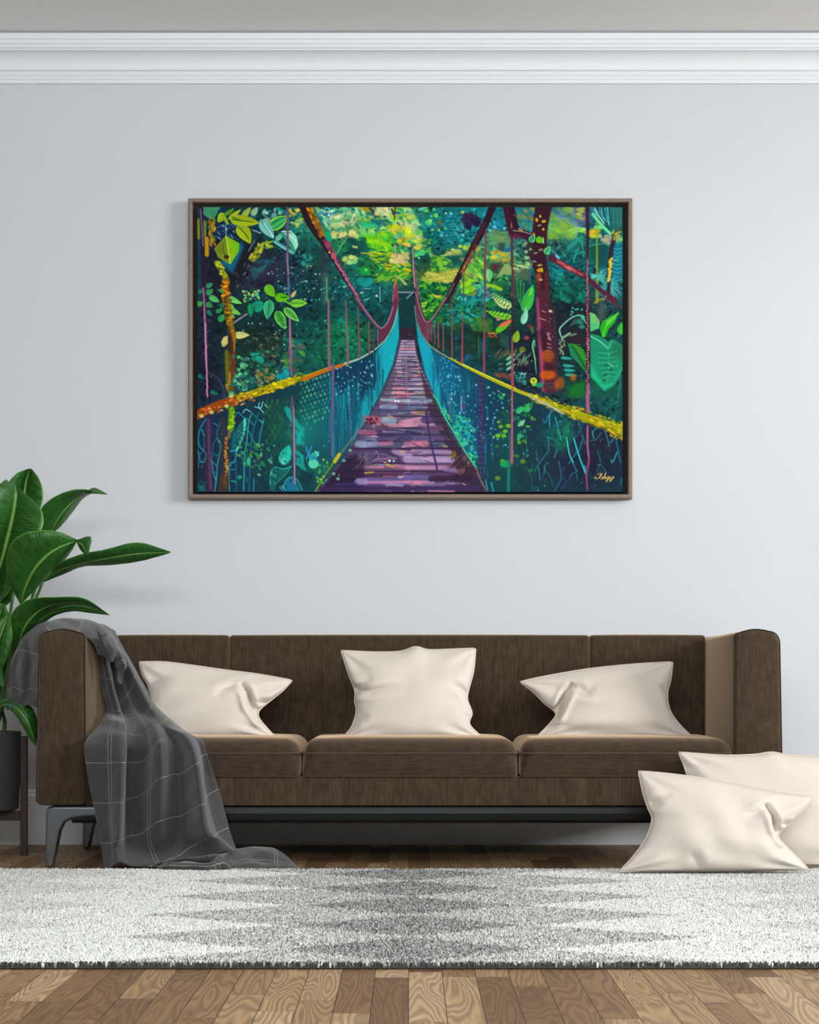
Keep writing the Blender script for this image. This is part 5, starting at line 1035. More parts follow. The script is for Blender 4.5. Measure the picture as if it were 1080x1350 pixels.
# metal frame
fr = MB()
fr.prism([(0, .206), (.006, .209), (.05, .209), (.05, .150), (.012, .150), (0, .162), (-.004, .184)], lambda u, v, q: (q, -.875 + u, v), -1.15, 1.15)
fr.prism([(0, .205), (.05, .205), (.05, .150), (0, .150)], lambda u, v, q: (q, -.20 + u, v), -1.12, 1.12)
for s in (-1, 1): fr.box(min(s * 1.20, s * 1.155), max(s * 1.20, s * 1.155), -.86, -.16, .158, .207)
fr.build('frame', METAL, sofa, smooth=False, bevel=.004)
for sx in (-1, 1):
    for y0, y1, kk in ((-.885, -.835, 1.0), (-.205, -.155, 1.0)):
        pr = [(1.235, .19), (1.228, .206), (1.21, .211), (1.02, .211), (1.02, .172), (1.10, .172), (1.145, .166), (1.172, .152), (1.186, .125), (1.212, 0), (1.238, 0)]
        MB().prism([(u * sx, v) for u, v in pr], lambda u, v, q: (u, q, v), y0, y1).build('leg', LEGM, sofa, smooth=False, bevel=.011, seg=4)

# ================================================================== painting in a floater frame
SC = 6.75 / F
pt = thing('framed_painting', 'large framed painting of a rope bridge through green jungle, above the sofa', 'painting', (P(541, 657, 6.8)[0], 0, P(541, 657, 6.75)[2]))
x0, _, z1 = P(248, 261, 6.75); x1, _, z0 = P(834, 657, 6.75)
fm = MB(); t = .016; D = .048
prof = [(0, 0), (0, D - .004), (.004, D), (t - .003, D), (t, D - .003), (t, .0)]           # across the moulding, depth
cor = [(x0, z0, 1, 1), (x1, z0, -1, 1), (x1, z1, -1, -1), (x0, z1, 1, -1)]
vs = []; n = len(prof)
for (cx, cz, dx, dz) in cor: vs += [(cx + u * dx, -.002 - v, cz + u * dz) for u, v in prof]
fs = [(i * n + k, ((i + 1) % 4) * n + k, ((i + 1) % 4) * n + (k + 1) % n, i * n + (k + 1) % n) for i in range(4) for k in range(n)]
fm.add(vs, fs).build('frame', FRAME, pt, smooth=False)
MB().box(x0 + .004, x1 - .004, -.012, -.002, z0 + .004, z1 - .004).build('backing_board', BLACKW, pt, smooth=False)
art = paint_canvas(); art = np.clip(art * (1.0 + .14 * (art - .45)) - .030, 0, 1); hh, ww = art.shape[:2]
ax0, _, az1 = P(PX0, PY0, 6.76); ax1, _, az0 = P(PX1, PY1, 6.76); ya = -.038
X, Z = np.meshgrid(np.linspace(ax0, ax1, ww), np.linspace(az1, az0, hh))
impasto = (art.mean(2) - .4) * .0012
vs = np.stack([X, np.full_like(X, ya) - impasto, Z], -1).reshape(-1, 3)
ii = np.arange((hh - 1) * ww).reshape(hh - 1, ww)[:, :-1].ravel()
fc = np.stack([ii, ii + ww, ii + ww + 1, ii + 1], 1)
me = bpy.data.meshes.new('canvas'); me.vertices.add(len(vs)); me.vertices.foreach_set('co', vs.astype(np.float32).ravel())
me.loops.add(fc.size); me.loops.foreach_set('vertex_index', fc.astype(np.int32).ravel()); me.polygons.add(len(fc)); me.polygons.foreach_set('loop_start', np.arange(0, fc.size, 4, dtype=np.int32))
me.update(calc_edges=True)
la = np.where(art <= .04045, art / 12.92, ((art + .055) / 1.055) ** 2.4)
at = me.color_attributes.new('dye', 'FLOAT_COLOR', 'POINT'); cc = np.ones((hh * ww, 4), np.float32); cc[:, :3] = la.reshape(-1, 3) * 1.12; at.data.foreach_set('color', cc.ravel())
me.validate()
pm = mat_attr('oil_paint', .5); pm.set('Specular IOR Level', .06); me.materials.append(pm.m)
cv = bpy.data.objects.new('canvas', me); C.objects.link(cv); cv.parent = pt; cv.matrix_parent_inverse = pt.matrix_basis.inverted()
MB().box(ax0, ax1, -.0368, -.014, az0, az1).build('stretcher', BLACKW, pt, smooth=False)

# ================================================================== cushions
def side(pts, n):
    p = np.array(pts, float); d = np.r_[0, np.cumsum(np.hypot(*np.diff(p, axis=0).T))]; q = crom(p, 200)
    dq = np.r_[0, np.cumsum(np.hypot(*np.diff(q, axis=0).T))]; T = np.linspace(0, dq[-1], n)
    return np.stack([np.interp(T, dq, q[:, 0]), np.interp(T, dq, q[:, 1])], 1)


def pillow(label, top, right, bottom, left, Zb, lean, T, creases, group, seed=0, back=.8):
    """sides run TL>TR, TR>BR, BL>BR, TL>BL as bearings; Zb = distance at the foot; lean = metres back per unit of height"""
    N = 120; t, b = side(top, N), side(bottom, N); r, l = side(right, N), side(left, N)
    U = np.linspace(0, 1, N); u, v = np.meshgrid(U, U); yb = max(b[:, 1])
    S = (1 - v)[..., None] * t[None] + v[..., None] * b[None] + (1 - u)[..., None] * l[:, None] + u[..., None] * r[:, None] - \
        ((1 - u) * (1 - v))[..., None] * t[0] - (u * (1 - v))[..., None] * t[-1] - ((1 - u) * v)[..., None] * b[0] - (u * v)[..., None] * b[-1]
    eu = np.clip(4 * u * (1 - u), 0, 1); ev = np.clip(4 * v * (1 - v), 0, 1)
    prof = (eu * ev) ** .42 * (.80 + .20 * np.sin(np.pi * v * .9 + .5)); d = T * prof
    rs = np.random.RandomState(seed)
    mask = np.clip(prof * 1.6, 0, 1)
    for _ in range(5):                                       # soft undulation of the cloth
        a = rs.uniform(0, np.pi); f = rs.uniform(1.2, 3.4); ph = rs.uniform(0, 6.28); d = d + .0020 * mask * np.sin(2 * np.pi * f * (u * math.cos(a) + v * math.sin(a)) + ph + 1.4 * np.sin(3 * u + ph))
    for k, (cu, cv_) in enumerate([(0, 0), (1, 0), (1, 1), (0, 1)]):   # tension folds out of the corners
        rr = np.hypot(u - cu, v - cv_); an = np.arctan2(np.abs(v - cv_), np.abs(u - cu)); d = d + .0042 * np.exp(-((rr - .20) / .13) ** 2) * np.cos(an * 7 + seed + k)
    for cr in creases:
        pts, dep, wd = cr[:3]; kind = cr[3] if len(cr) > 3 else 'e'; side_ = cr[4] if len(cr) > 4 else 0                             # pinches: a valley with a ridge beside it, fading along its length
        q = np.array(pts, float); D = np.full(u.shape, 1e9); W_ = np.zeros(u.shape); Sg = np.zeros(u.shape)
        m = len(q) - 1
        for i in range(m):
            a, c = q[i], q[i + 1]; e = c - a; tt = np.clip(((S - a) @ e) / (e @ e), 0, 1); dd = S - a - tt[..., None] * e; dist = np.hypot(dd[..., 0], dd[..., 1])
            k = dist < D; D = np.where(k, dist, D); W_ = np.where(k, 1 - (i + tt) / m, W_); Sg = np.where(k, np.sign(e[0] * dd[..., 1] - e[1] * dd[..., 0]), Sg)
        if kind == 'm': am = dep * np.sin(np.pi * np.clip(W_, 0, 1)) ** 1.2
        else: am = dep * np.clip(W_, 0, 1) ** (.45 if side_ else .9)
        am = am * np.clip(mask * 1.6, .35, 1)
        d = d - am * np.exp(-(D / wd) ** 1.3) + .32 * am * np.exp(-((D - wd * 2.1) / (wd * 1.2)) ** 2)
        if side_: d = d - .55 * am * np.exp(-D / 16.) * (Sg * side_ > 0)
    d = np.where((eu * ev) < 1e-6, 0, np.maximum(d, .002)) * 1.
    Z0 = Zb + (yb - S[..., 1]) * lean
    base = np.stack([(S[..., 0] - 540) * Z0 / F, Z0 - ZW, CH - (S[..., 1] - 905) * Z0 / F], -1)
    fr_ = base.copy(); fr_[..., 1] -= d; bk = base.copy(); bk[..., 1] += (T * prof + .001) * back * ((eu * ev) > 1e-6)
    V = list(fr_.reshape(-1, 3)); Fc = [f[::-1] for f in grid_faces(N, N)]
    o_ = N * N; mp = {}
    for i in range(N):
        for j in range(N):
            if 0 < i < N - 1 and 0 < j < N - 1: mp[(i, j)] = len(V); V.append(bk[i, j])
            else: mp[(i, j)] = i * N + j
    for i in range(N - 1):
        for j in range(N - 1): Fc.append((mp[(i, j)], mp[(i, j + 1)], mp[(i + 1, j + 1)], mp[(i + 1, j)]))
    o = mesh_obj('cushion', V, Fc, LINEN)
    tag(o, label, 'cushion', group)
    ring = list(base[0, :]) + list(base[1:, -1]) + list(base[-1, ::-1][1:]) + list(base[::-1, 0][1:-1])
    MB().tube([tuple(p) for p in ring[::3]], .0036, 6, True).build('piping', LSEAM, o)
    return o


G1 = 'cream cushions on the sofa seat'; G2 = 'cream cushions on the floor by the sofa'
pillow('cream cushion at the left of the sofa seat, beside the grey throw', [(184, 873), (216, 873), (250, 877), (300, 884), (340, 889), (385, 897)],
       [(385, 897), (372, 911), (357, 923), (342, 936), (341, 946), (350, 958), (364, 973)], [(196, 973), (270, 972), (320, 972), (364, 973)], [(184, 873), (188, 890), (196, 905), (197, 925), (192, 950), (196, 973)],
       6.13, .0010, .075, [([(343, 946), (332, 930), (327, 912), (318, 900)], .050, 3.8, 'e', 1), ([(324, 903), (310, 903), (296, 908), (286, 918)], .014, 5, 'm'), ([(194, 903), (214, 894), (235, 888)], .012, 7), ([(352, 927), (338, 926), (328, 918)], .018, 4)], G1, 1)
pillow('square cream cushion standing at the middle of the sofa seat', [(450, 858), (494, 860), (528, 859), (548, 853), (566, 857), (600, 856), (627, 855)],
       [(627, 855), (624, 885), (618, 908), (616, 922), (622, 940), (619, 955), (636, 973)], [(452, 973), (500, 973), (580, 973), (636, 973)], [(450, 858), (460, 889), (468, 910), (468, 925), (470, 938), (464, 958), (452, 973)],
       6.12, .0010, .08, [([(466, 910), (488, 911), (512, 906), (532, 902)], .028, 4.5), ([(467, 909), (480, 900), (492, 892)], .016, 5), ([(617, 917), (607, 907), (592, 900)], .024, 4), ([(464, 950), (476, 944), (488, 946)], .014, 5), ([(617, 945), (608, 940), (600, 950)], .010, 5)], G1, 2)
pillow('cream cushion at the right of the sofa seat, its left corner pinched up', [(686, 899), (718, 892), (777, 882), (835, 876), (887, 873)],
       [(887, 873), (884, 897), (880, 913), (882, 933), (893, 952), (914, 973)], [(707, 973), (770, 973), (850, 972), (914, 973)], [(686, 899), (703, 912), (718, 927), (733, 940), (727, 952), (707, 973)],
       6.13, .0010, .075, [([(731, 944), (738, 930), (744, 916), (755, 901)], .050, 3.8, 'e', -1), ([(748, 902), (760, 909), (772, 911), (784, 906)], .020, 5, 'm'), ([(882, 916), (875, 908), (868, 902)], .018, 4), ([(716, 960), (735, 955), (754, 957)], .014, 5)], G1, 3)
pillow('cream cushion propped on the rug edge, in front of the other floor cushion', [(842, 1017), (878, 1020), (932, 1027), (991, 1038), (1040, 1047), (1073, 1051)],
       [(1073, 1051), (1060, 1068), (1040, 1086), (1026, 1101), (1036, 1116), (1047, 1126), (1066, 1146)], [(817, 1149), (870, 1148), (932, 1148), (1000, 1147), (1066, 1146)], [(842, 1017), (848, 1045), (855, 1066), (860, 1080), (852, 1105), (836, 1128), (817, 1149)],
       5.585, .0006, .085, [([(1028, 1103), (1019, 1090), (1014, 1074), (1004, 1058)], .052, 3.8, 'e', 1), ([(1012, 1060), (1000, 1066), (988, 1071), (974, 1072)], .018, 5, 'm'), ([(1040, 1088), (1028, 1086), (1018, 1078)], .016, 4), ([(860, 1058), (868, 1052), (884, 1046)], .020, 5), ([(1046, 1126), (1030, 1122), (1012, 1124)], .014, 5), ([(905, 1120), (915, 1132), (920, 1146)], .008, 6, 'm')], G2, 4)
pillow('cream cushion half hidden behind the front one, leaning on the sofa\'s right arm', [(895, 992), (952, 996), (994, 995), (1018, 992), (1041, 996), (1080, 997), (1130, 999)],
       [(1130, 999), (1124, 1030), (1120, 1060), (1118, 1095), (1124, 1115), (1138, 1140)], [(893, 1141), (960, 1141), (1060, 1141), (1138, 1140)], [(895, 992), (903, 1012), (910, 1040), (912, 1080), (906, 1110), (893, 1141)],
       5.77, .00045, .070, [([(908, 1012), (918, 1008), (935, 1006)], .012, 6), ([(1115, 1070), (1100, 1065), (1085, 1070)], .02, 5)], G2, 5)

# ================================================================== grey throw
def lat(rows): return [[tuple(P(*p)) for p in r] for r in rows]


def uvgrid(G, u0=0., v0=0.):
    nv, nu = G.shape[:2]; du = np.linalg.norm(np.diff(G, axis=1), axis=2).mean(0); dv = np.linalg.norm(np.diff(G, axis=0), axis=2).mean(1)
    U = u0 + np.r_[0, np.cumsum(du)]; V_ = v0 + np.r_[0, np.cumsum(dv)]; uu, vv = np.meshgrid(U, V_); return np.stack([uu, vv], -1).reshape(-1, 2)


TV = []; TF = []; TU = []


def add_sheet(rows, nv, nu, u0=0., v0=0., shear=0.):
    G = sheet(lat(rows), nv, nu); g = G.copy()
    G[..., 1] -= .0035 * np.sin(g[..., 0] * 46 + g[..., 2] * 17) * np.sin(g[..., 2] * 23 - g[..., 0] * 9) + .002 * np.sin(g[..., 0] * 90 - g[..., 2] * 60)
    G[..., 2] += .0012 * np.sin(g[..., 0] * 70 + g[..., 1] * 50); off = len(TV); q = uvgrid(G, u0, v0); q[:, 1] += shear * np.clip(q[:, 0] - .17, 0, 1); TU.extend(q); TV.extend(G.reshape(-1, 3)); TF.extend(grid_faces(nv, nu, off))


def row(xy, Z0, dz):
    r = [(x, y, Z0 + d) for (x, y), d in zip(xy, dz)]
    if len(r) == 9:                                      # valley between the middle and the right-hand ridge
        a, b = r[5], r[6]; deep = .0 if xy[5][1] < 962 else (.10 if xy[5][1] < 1110 else .03)
        r.insert(6, (a[0] * .5 + b[0] * .5, a[1] * .5 + b[1] * .5 + 3 * (deep > .05), min((a[2] + b[2]) / 2 + deep, 5.885) if deep else (a[2] + b[2]) / 2))
    return r


# main fall: arm top > seat > front > floor
d0 = (0, .0, -.02, .03, 0, .02, -.01, .03, .03)
add_sheet([
    row([(108, 832), (114, 826), (120, 824), (126, 823), (132, 823), (137, 824), (142, 826), (146, 829), (151, 832)], 6.18, (-.08, -.05, -.03, 0, .03, .06, .09, .12, .15)),
    row([(124, 848), (128, 846), (132, 847), (137, 846), (143, 845), (147, 845), (151, 846), (155, 848), (159, 849)], 6.14, (-.08, -.06, -.05, 0, 0, .05, .05, .10, .14)),
    row([(131, 872), (135, 874), (141, 876), (146, 873), (151, 871), (157, 870), (166, 869), (170, 871), (173, 873)], 6.14, (.02, .0, -.04, .03, .0, .03, .01, .08, .10)),
    row([(133, 905), (140, 910), (150, 912), (152, 908), (160, 906), (170, 905), (184, 905), (189, 905), (193, 908)], 6.12, (.07, .03, -.02, .06, .02, .02, -.02, .05, .07)),
    row([(141, 934), (147, 938), (158, 941), (160, 936), (170, 934), (184, 934), (199, 934), (205, 932), (211, 936)], 6.08, (.05, .02, -.02, .05, .02, .01, -.03, .03, .05)),
    row([(130, 958), (145, 955), (163, 955), (167, 958), (185, 962), (204, 957), (222, 957), (234, 959), (246, 966)], 5.96, (.03, -.01, -.05, .0, -.01, -.03, -.03, .01, .03)),
    row([(113, 978), (138, 973), (164, 975), (167, 980), (190, 985), (209, 972), (243, 969), (255, 972), (267, 977)], 5.86, (.01, -.01, -.06, .012, .005, -.045, -.055, .01, .02)),
    row([(112, 998), (138, 997), (164, 998), (167, 1003), (190, 1008), (213, 990), (256, 993), (264, 996), (274, 998)], 5.82, (.02, -.01, -.06, .060, .05, -.06, -.08, .03, .04)),
    row([(121, 1048), (141, 1048), (161, 1048), (166, 1050), (186, 1052), (213, 1042), (265, 1045), (271, 1047), (289, 1043)], 5.815, (.03, -.00, -.07, .068, .055, -.06, -.10, .03, .05)),
    row([(131, 1098), (144, 1100), (158, 1098), (166, 1098), (186, 1102), (212, 1098), (271, 1094), (283, 1096), (302, 1092)], 5.815, (.03, -.00, -.07, .060, .065, -.03, -.10, .01, .05)),
    row([(136, 1128), (146, 1126), (157, 1117), (166, 1122), (188, 1126), (222, 1124), (285, 1107), (298, 1112), (308, 1113)], 5.83, (-.01, -.02, -.03, .0, .02, .01, -.05, .0, .04)),
    row([(138, 1145), (146, 1141), (156, 1136), (172, 1141), (195, 1143), (230, 1141), (300, 1122), (307, 1121), (311, 1119)], 5.80, (-.01, -.02, -.03, -.01, -.01, -.01, -.02, .02, .06))], 130, 110, .02, .03, .4)
# part lying over the arm and hanging outside it
add_sheet([
    [(52, 934, 5.97), (36, 930, 6.03), (28, 937, 6.07), (19, 930, 6.06), (9, 936, 6.12)],
    [(52, 905, 5.97), (38, 902, 6.06), (30, 905, 6.04), (20, 900, 6.10), (10, 905, 6.13)],
    [(52, 875, 5.97), (40, 872, 6.06), (31, 872, 6.05), (23, 870, 6.11), (13, 878, 6.15)],
    [(54, 852, 5.96), (41, 846, 6.04), (36, 843, 6.08), (30, 842, 6.13), (27, 850, 6.20)],
    [(62, 835, 5.945), (56, 829, 6.02), (54, 825, 6.09), (52, 824, 6.16), (50, 829, 6.25)],
    [(78, 834, 5.935), (76, 824, 6.02), (76, 818, 6.10), (76, 817, 6.18), (76, 822, 6.28)],
    [(98, 834, 5.935), (99, 825, 6.02), (100, 818, 6.10), (102, 816, 6.18), (104, 820, 6.28)],
    [(112, 838, 5.945), (118, 832, 6.00), (123, 824, 6.08), (129, 822, 6.16), (136, 826, 6.24)],
    [(125, 850, 5.97), (130, 848, 5.99), (138, 840, 6.03), (145, 837, 6.10), (152, 846, 6.16)],
    [(129, 863, 5.98), (138, 865, 5.98), (146, 866, 5.99), (156, 863, 6.01), (163, 868, 6.06)]], 90, 50, .3, .2)
# hem folded back in small flaps
add_sheet([[(128, 831, 5.93), (131, 842, 5.93), (133, 848, 5.94), (131, 856, 5.95), (129, 862, 5.97)],
           [(134, 836, 5.92), (137, 846, 5.93), (139, 853, 5.93), (139, 860, 5.94), (138, 865, 5.96)],
           [(140, 835, 5.93), (142, 842, 5.96), (146, 850, 5.93), (149, 857, 5.93), (146, 872, 5.95)],
           [(139, 838, 5.97), (144, 846, 5.99), (150, 855, 5.96), (153, 864, 5.95), (151, 867, 5.98)]], 26, 26, .4, .6)
add_sheet([[(148, 868, 5.98), (152, 872, 5.99), (155, 884, 6.0), (154, 896, 6.0), (157, 901, 6.01)],
           [(152, 862, 5.95), (156, 868, 5.96), (158, 875, 5.98), (160, 885, 6.0), (160, 900, 6.02)],
           [(156, 858, 5.97), (160, 864, 5.96), (163, 873, 5.96), (165, 878, 5.97), (163, 883, 6.0)],
           [(158, 858, 6.03), (163, 866, 6.03), (166, 873, 6.02), (167, 878, 6.01), (165, 881, 6.03)]], 26, 26, .5, .5)
# bunch and tail on the floor
add_sheet([[(206, 1147, 5.74), (222, 1148, 5.72), (245, 1149, 5.71), (275, 1149, 5.71), (296, 1148, 5.72), (306, 1147, 5.74)],
           [(208, 1145, 5.74), (224, 1142, 5.70), (246, 1143, 5.69), (275, 1143, 5.68), (297, 1140, 5.69), (304, 1143, 5.73)],
           [(212, 1141, 5.75), (226, 1137, 5.71), (248, 1139, 5.70), (274, 1138, 5.69), (284, 1134, 5.69), (298, 1135, 5.72)],
           [(218, 1137, 5.77), (230, 1139, 5.75), (250, 1136, 5.74), (276, 1139, 5.74), (286, 1131, 5.71), (297, 1130, 5.74)],
           [(222, 1135, 5.78), (236, 1133, 5.74), (252, 1131, 5.73), (270, 1129, 5.73), (286, 1127, 5.73), (298, 1128, 5.77)],
           [(200, 1140, 5.80), (232, 1135, 5.79), (256, 1132, 5.79), (274, 1131, 5.79), (290, 1127, 5.79), (300, 1126, 5.80)]], 50, 70, .1, .1)
add_sheet([[(286, 1128, 5.80), (302, 1122, 5.90), (322, 1118, 5.95), (345, 1117, 5.95), (362, 1119, 5.93), (376, 1128, 5.88), (388, 1140, 5.84)],
           [(288, 1132, 5.78), (304, 1130, 5.84), (324, 1126, 5.88), (346, 1124, 5.88), (364, 1127, 5.87), (378, 1134, 5.84), (390, 1143, 5.81)],
           [(292, 1138, 5.76), (308, 1137, 5.80), (326, 1135, 5.82), (346, 1136, 5.84), (364, 1137, 5.83), (379, 1140, 5.81), (392, 1145, 5.79)],
           [(298, 1143, 5.75), (312, 1142, 5.77), (330, 1140, 5.78), (350, 1141, 5.80), (366, 1142, 5.80), (380, 1144, 5.79), (392, 1147, 5.78)],
           [(300, 1148, 5.75), (314, 1148, 5.75), (332, 1147, 5.77), (352, 1147, 5.78), (368, 1147, 5.78), (382, 1147, 5.78), (392, 1148, 5.78)]], 40, 60, .33, .04)
throw = mesh_obj('throw_blanket', TV, TF, THROW, uv=TU)
tag(throw, 'dark grey checked throw blanket draped over the left sofa arm down to the floor', 'blanket')
sm = throw.modifiers.new('solid', 'SOLIDIFY'); sm.thickness = .004; sm.offset = 0

# ================================================================== plant, pot and stand
PCX, PCY = -1.572, -.46
plant = thing('potted_plant', 'tall green plant with long broad leaves in a charcoal pot, left of the sofa', 'plant', (PCX, PCY, .165))
def lathe(prof, cx, cy, n=56):
    vs = []; fs = []
    for r, z in prof: vs += [(cx + r * math.cos(2 * math.pi * k / n), cy + r * math.sin(2 * math.pi * k / n), z) for k in range(n)]
    for i in range(len(prof) - 1):
        for k in range(n): fs.append((i * n + k, i * n + (k + 1) % n, (i + 1) * n + (k + 1) % n, (i + 1) * n + k))
    return MB().add(vs, fs)
o = lathe([(0, .166), (.140, .166), (.148, .172), (.155, .30), (.157, .449), (.155, .452), (.149, .452), (.146, .44), (.140, .40)], PCX, PCY).build('pot', POT, plant)
o.modifiers.new('e', 'EDGE_SPLIT').split_angle = math.radians(35)
lathe([(0, .425), (.08, .428), (.143, .418)], PCX, PCY).build('soil', SOIL, plant)
stand = thing('plant_stand', 'dark wooden stand with slim upright legs carrying the charcoal pot', 'plant stand', (PCX, PCY, 0))
for k in range(4):
    a = k * math.pi / 2; x = PCX + .171 * math.cos(a); y = PCY + .171 * math.sin(a)
    MB().box(x - .012, x + .012, y - .012, y + .012, 0, .435).build('leg', DWOOD, stand, smooth=False, bevel=.002)
MB().box(PCX - .159, PCX + .159, PCY - .012, PCY + .012, .128, .163).build('crossbar', DWOOD, stand, smooth=False, bevel=.002)
MB().box(PCX - .010, PCX + .010, PCY - .159, PCY - .0125, .128, .163).box(PCX - .010, PCX + .010, PCY + .0125, PCY + .159, .128, .163).build('crossbar', DWOOD, stand, smooth=False, bevel=.002)


def leaf(mid, a, b, fold=.03, nv=44):
    """mid/a/b: bearing+distance along midrib and both margins; fold: how far the midrib sinks behind"""
    m_ = crom([tuple(P(*p)) for p in mid], nv); A = crom([tuple(P(*p)) for p in a], nv); B = crom([tuple(P(*p)) for p in b], nv)
    nu = 17; V = []; U = []
    for i in range(nv):
        for j in range(nu):
            s_ = j / (nu - 1) * 2 - 1; e = A[i] if s_ < 0 else B[i]; q = abs(s_); p = m_[i] * (1 - q) + e * q
            off = fold * (4 * q * (1 - q)) * min(1, 3 * min(i, nv - 1 - i) / nv)
            p = p.copy(); p[1] -= off + .004 * math.sin(i * 1.3 + s_ * 2) * q * .5
            V.append(p); U.append((j / (nu - 1), i / (nv - 1)))
    o = mesh_obj('leaf', V, grid_faces(nv, nu), LEAF, plant, uv=U); s = o.modifiers.new('t', 'SOLIDIFY'); s.thickness = .0012; s.offset = 0
    return o


def stem(pts, r0=.009, r1=.005):
    q = crom([tuple(P(*p)) for p in pts], 24); MB().tube([tuple(p) for p in q], [r0 + (r1 - r0) * i / 23 for i in range(24)], 8).build('stem', STEM, plant)


# big left leaf
leaf([(-14, 800, 6.30), (-4, 762, 6.25), (6, 728, 6.20), (15, 690, 6.17), (21, 655, 6.16), (20, 640, 6.18)],
     [(-14, 800, 6.30), (-34, 770, 6.18), (-40, 720, 6.10), (-24, 670, 6.08), (-4, 642, 6.10), (7, 632, 6.16)],
     [(-14, 800, 6.30), (6, 788, 6.20), (26, 755, 6.12), (50, 712, 6.08), (56, 676, 6.09), (28, 646, 6.15)], .02)
# upright leaf behind
leaf([(24, 730, 6.42), (28, 700, 6.42), (31, 668, 6.42), (34, 640, 6.42), (38, 622, 6.40), (39, 618, 6.38)],
     [(24, 730, 6.42), (10, 700, 6.36), (4, 672, 6.36), (7, 645, 6.35), (20, 626, 6.36), (37, 618, 6.38)],
     [(24, 730, 6.42), (42, 700, 6.36), (53, 672, 6.36), (57, 650, 6.35), (52, 632, 6.36), (42, 618, 6.38)], .02)
leaf([(7, 636, 6.33), (12, 641, 6.31), (17, 648, 6.30)], [(7, 636, 6.33), (8, 644, 6.30), (7, 648, 6.28)], [(7, 636, 6.33), (16, 642, 6.32), (20, 648, 6.32)], .004, 14)
# arching leaf to the right
leaf([(66, 706, 6.36), (76, 686, 6.33), (90, 668, 6.30), (104, 656, 6.28), (118, 650, 6.26), (141, 652, 6.24)],
     [(66, 706, 6.36), (48, 695, 6.30), (56, 668, 6.26), (80, 651, 6.24), (108, 645, 6.23), (141, 652, 6.24)],
     [(66, 706, 6.36), (82, 692, 6.36), (98, 672, 6.36), (110, 657, 6.33), (124, 650, 6.29), (141, 652, 6.24)], .02)
leaf([(112, 650, 6.25), (124, 647, 6.23), (141, 652, 6.22)], [(112, 650, 6.25), (124, 643, 6.25), (141, 651, 6.22)], [(112, 650, 6.25), (126, 651, 6.22), (141, 652, 6.22)], .004, 16)
# big centre leaf
leaf([(27, 797, 6.22), (34, 775, 6.17), (45, 753, 6.12), (60, 735, 6.08), (78, 722, 6.06), (101, 713, 6.08)],
     [(27, 797, 6.22), (9, 760, 6.12), (12, 722, 6.06), (32, 703, 6.02), (72, 700, 6.02), (101, 711, 6.08)],
     [(27, 797, 6.22), (48, 776, 6.20), (66, 757, 6.17), (82, 742, 6.15), (94, 727, 6.12), (101, 714, 6.08)], .025)
leaf([(100, 713, 6.08), (109, 719, 6.06), (115, 732, 6.05)], [(100, 712, 6.08), (106, 725, 6.08), (114, 732, 6.06)], [(100, 712, 6.08), (120, 708, 6.05), (117, 731, 6.05)], .006, 18)
# long leaf reaching right
leaf([(56, 768, 6.22), (78, 752, 6.17), (108, 743, 6.12), (142, 736, 6.08), (182, 730, 6.05), (225, 728, 6.04)],
     [(56, 768, 6.22), (76, 744, 6.12), (106, 731, 6.08), (140, 724, 6.04), (182, 715, 6.02), (225, 727, 6.04)],
     [(56, 768, 6.22), (84, 757, 6.20), (110, 747, 6.17), (146, 745, 6.13), (184, 740, 6.09), (225, 729, 6.04)], .012)
# drooping leaf with a bright tip
leaf([(22, 862, 6.20), (32, 828, 6.13), (54, 804, 6.08), (84, 795, 6.04), (114, 797, 6.02), (144, 811, 6.01)],
     [(22, 862, 6.20), (14, 815, 6.08), (36, 791, 6.02), (78, 787, 5.99), (112, 789, 5.99), (144, 810, 6.01)],
     [(22, 862, 6.20), (42, 832, 6.17), (62, 808, 6.13), (88, 798, 6.10), (116, 800, 6.06), (144, 811, 6.01)], .012)
leaf([(30, 858, 6.24), (44, 828, 6.20), (64, 810, 6.17), (92, 803, 6.14), (118, 805, 6.10), (143, 811, 6.06)],
     [(30, 858, 6.24), (42, 822, 6.20), (62, 804, 6.17), (92, 798, 6.14), (118, 801, 6.10), (143, 811, 6.06)],
     [(30, 858, 6.24), (48, 834, 6.22), (68, 814, 6.19), (94, 806, 6.16), (118, 808, 6.11), (143, 811, 6.06)], .006)
# low leaf bending to the floor
leaf([(-14, 940, 6.22), (4, 929, 6.12), (20, 932, 6.06), (34, 948, 6.04), (42, 966, 6.05), (47, 984, 6.07)],
     [(-14, 938, 6.22), (4, 922, 6.12), (26, 921, 6.08), (44, 936, 6.07), (50, 958, 6.08), (47, 984, 6.07)],
     [(-14, 942, 6.22), (4, 932, 6.11), (18, 940, 6.06), (29, 956, 6.05), (37, 970, 6.06), (47, 984, 6.07)], .008)
# small bright leaf at the edge
leaf([(-16, 880, 6.06), (-6, 890, 6.04), (4, 903, 6.03)], [(-16, 880, 6.06), (2, 880, 6.05), (5, 902, 6.03)], [(-16, 880, 6.06), (-10, 898, 6.03), (3, 905, 6.03)], .008, 20)
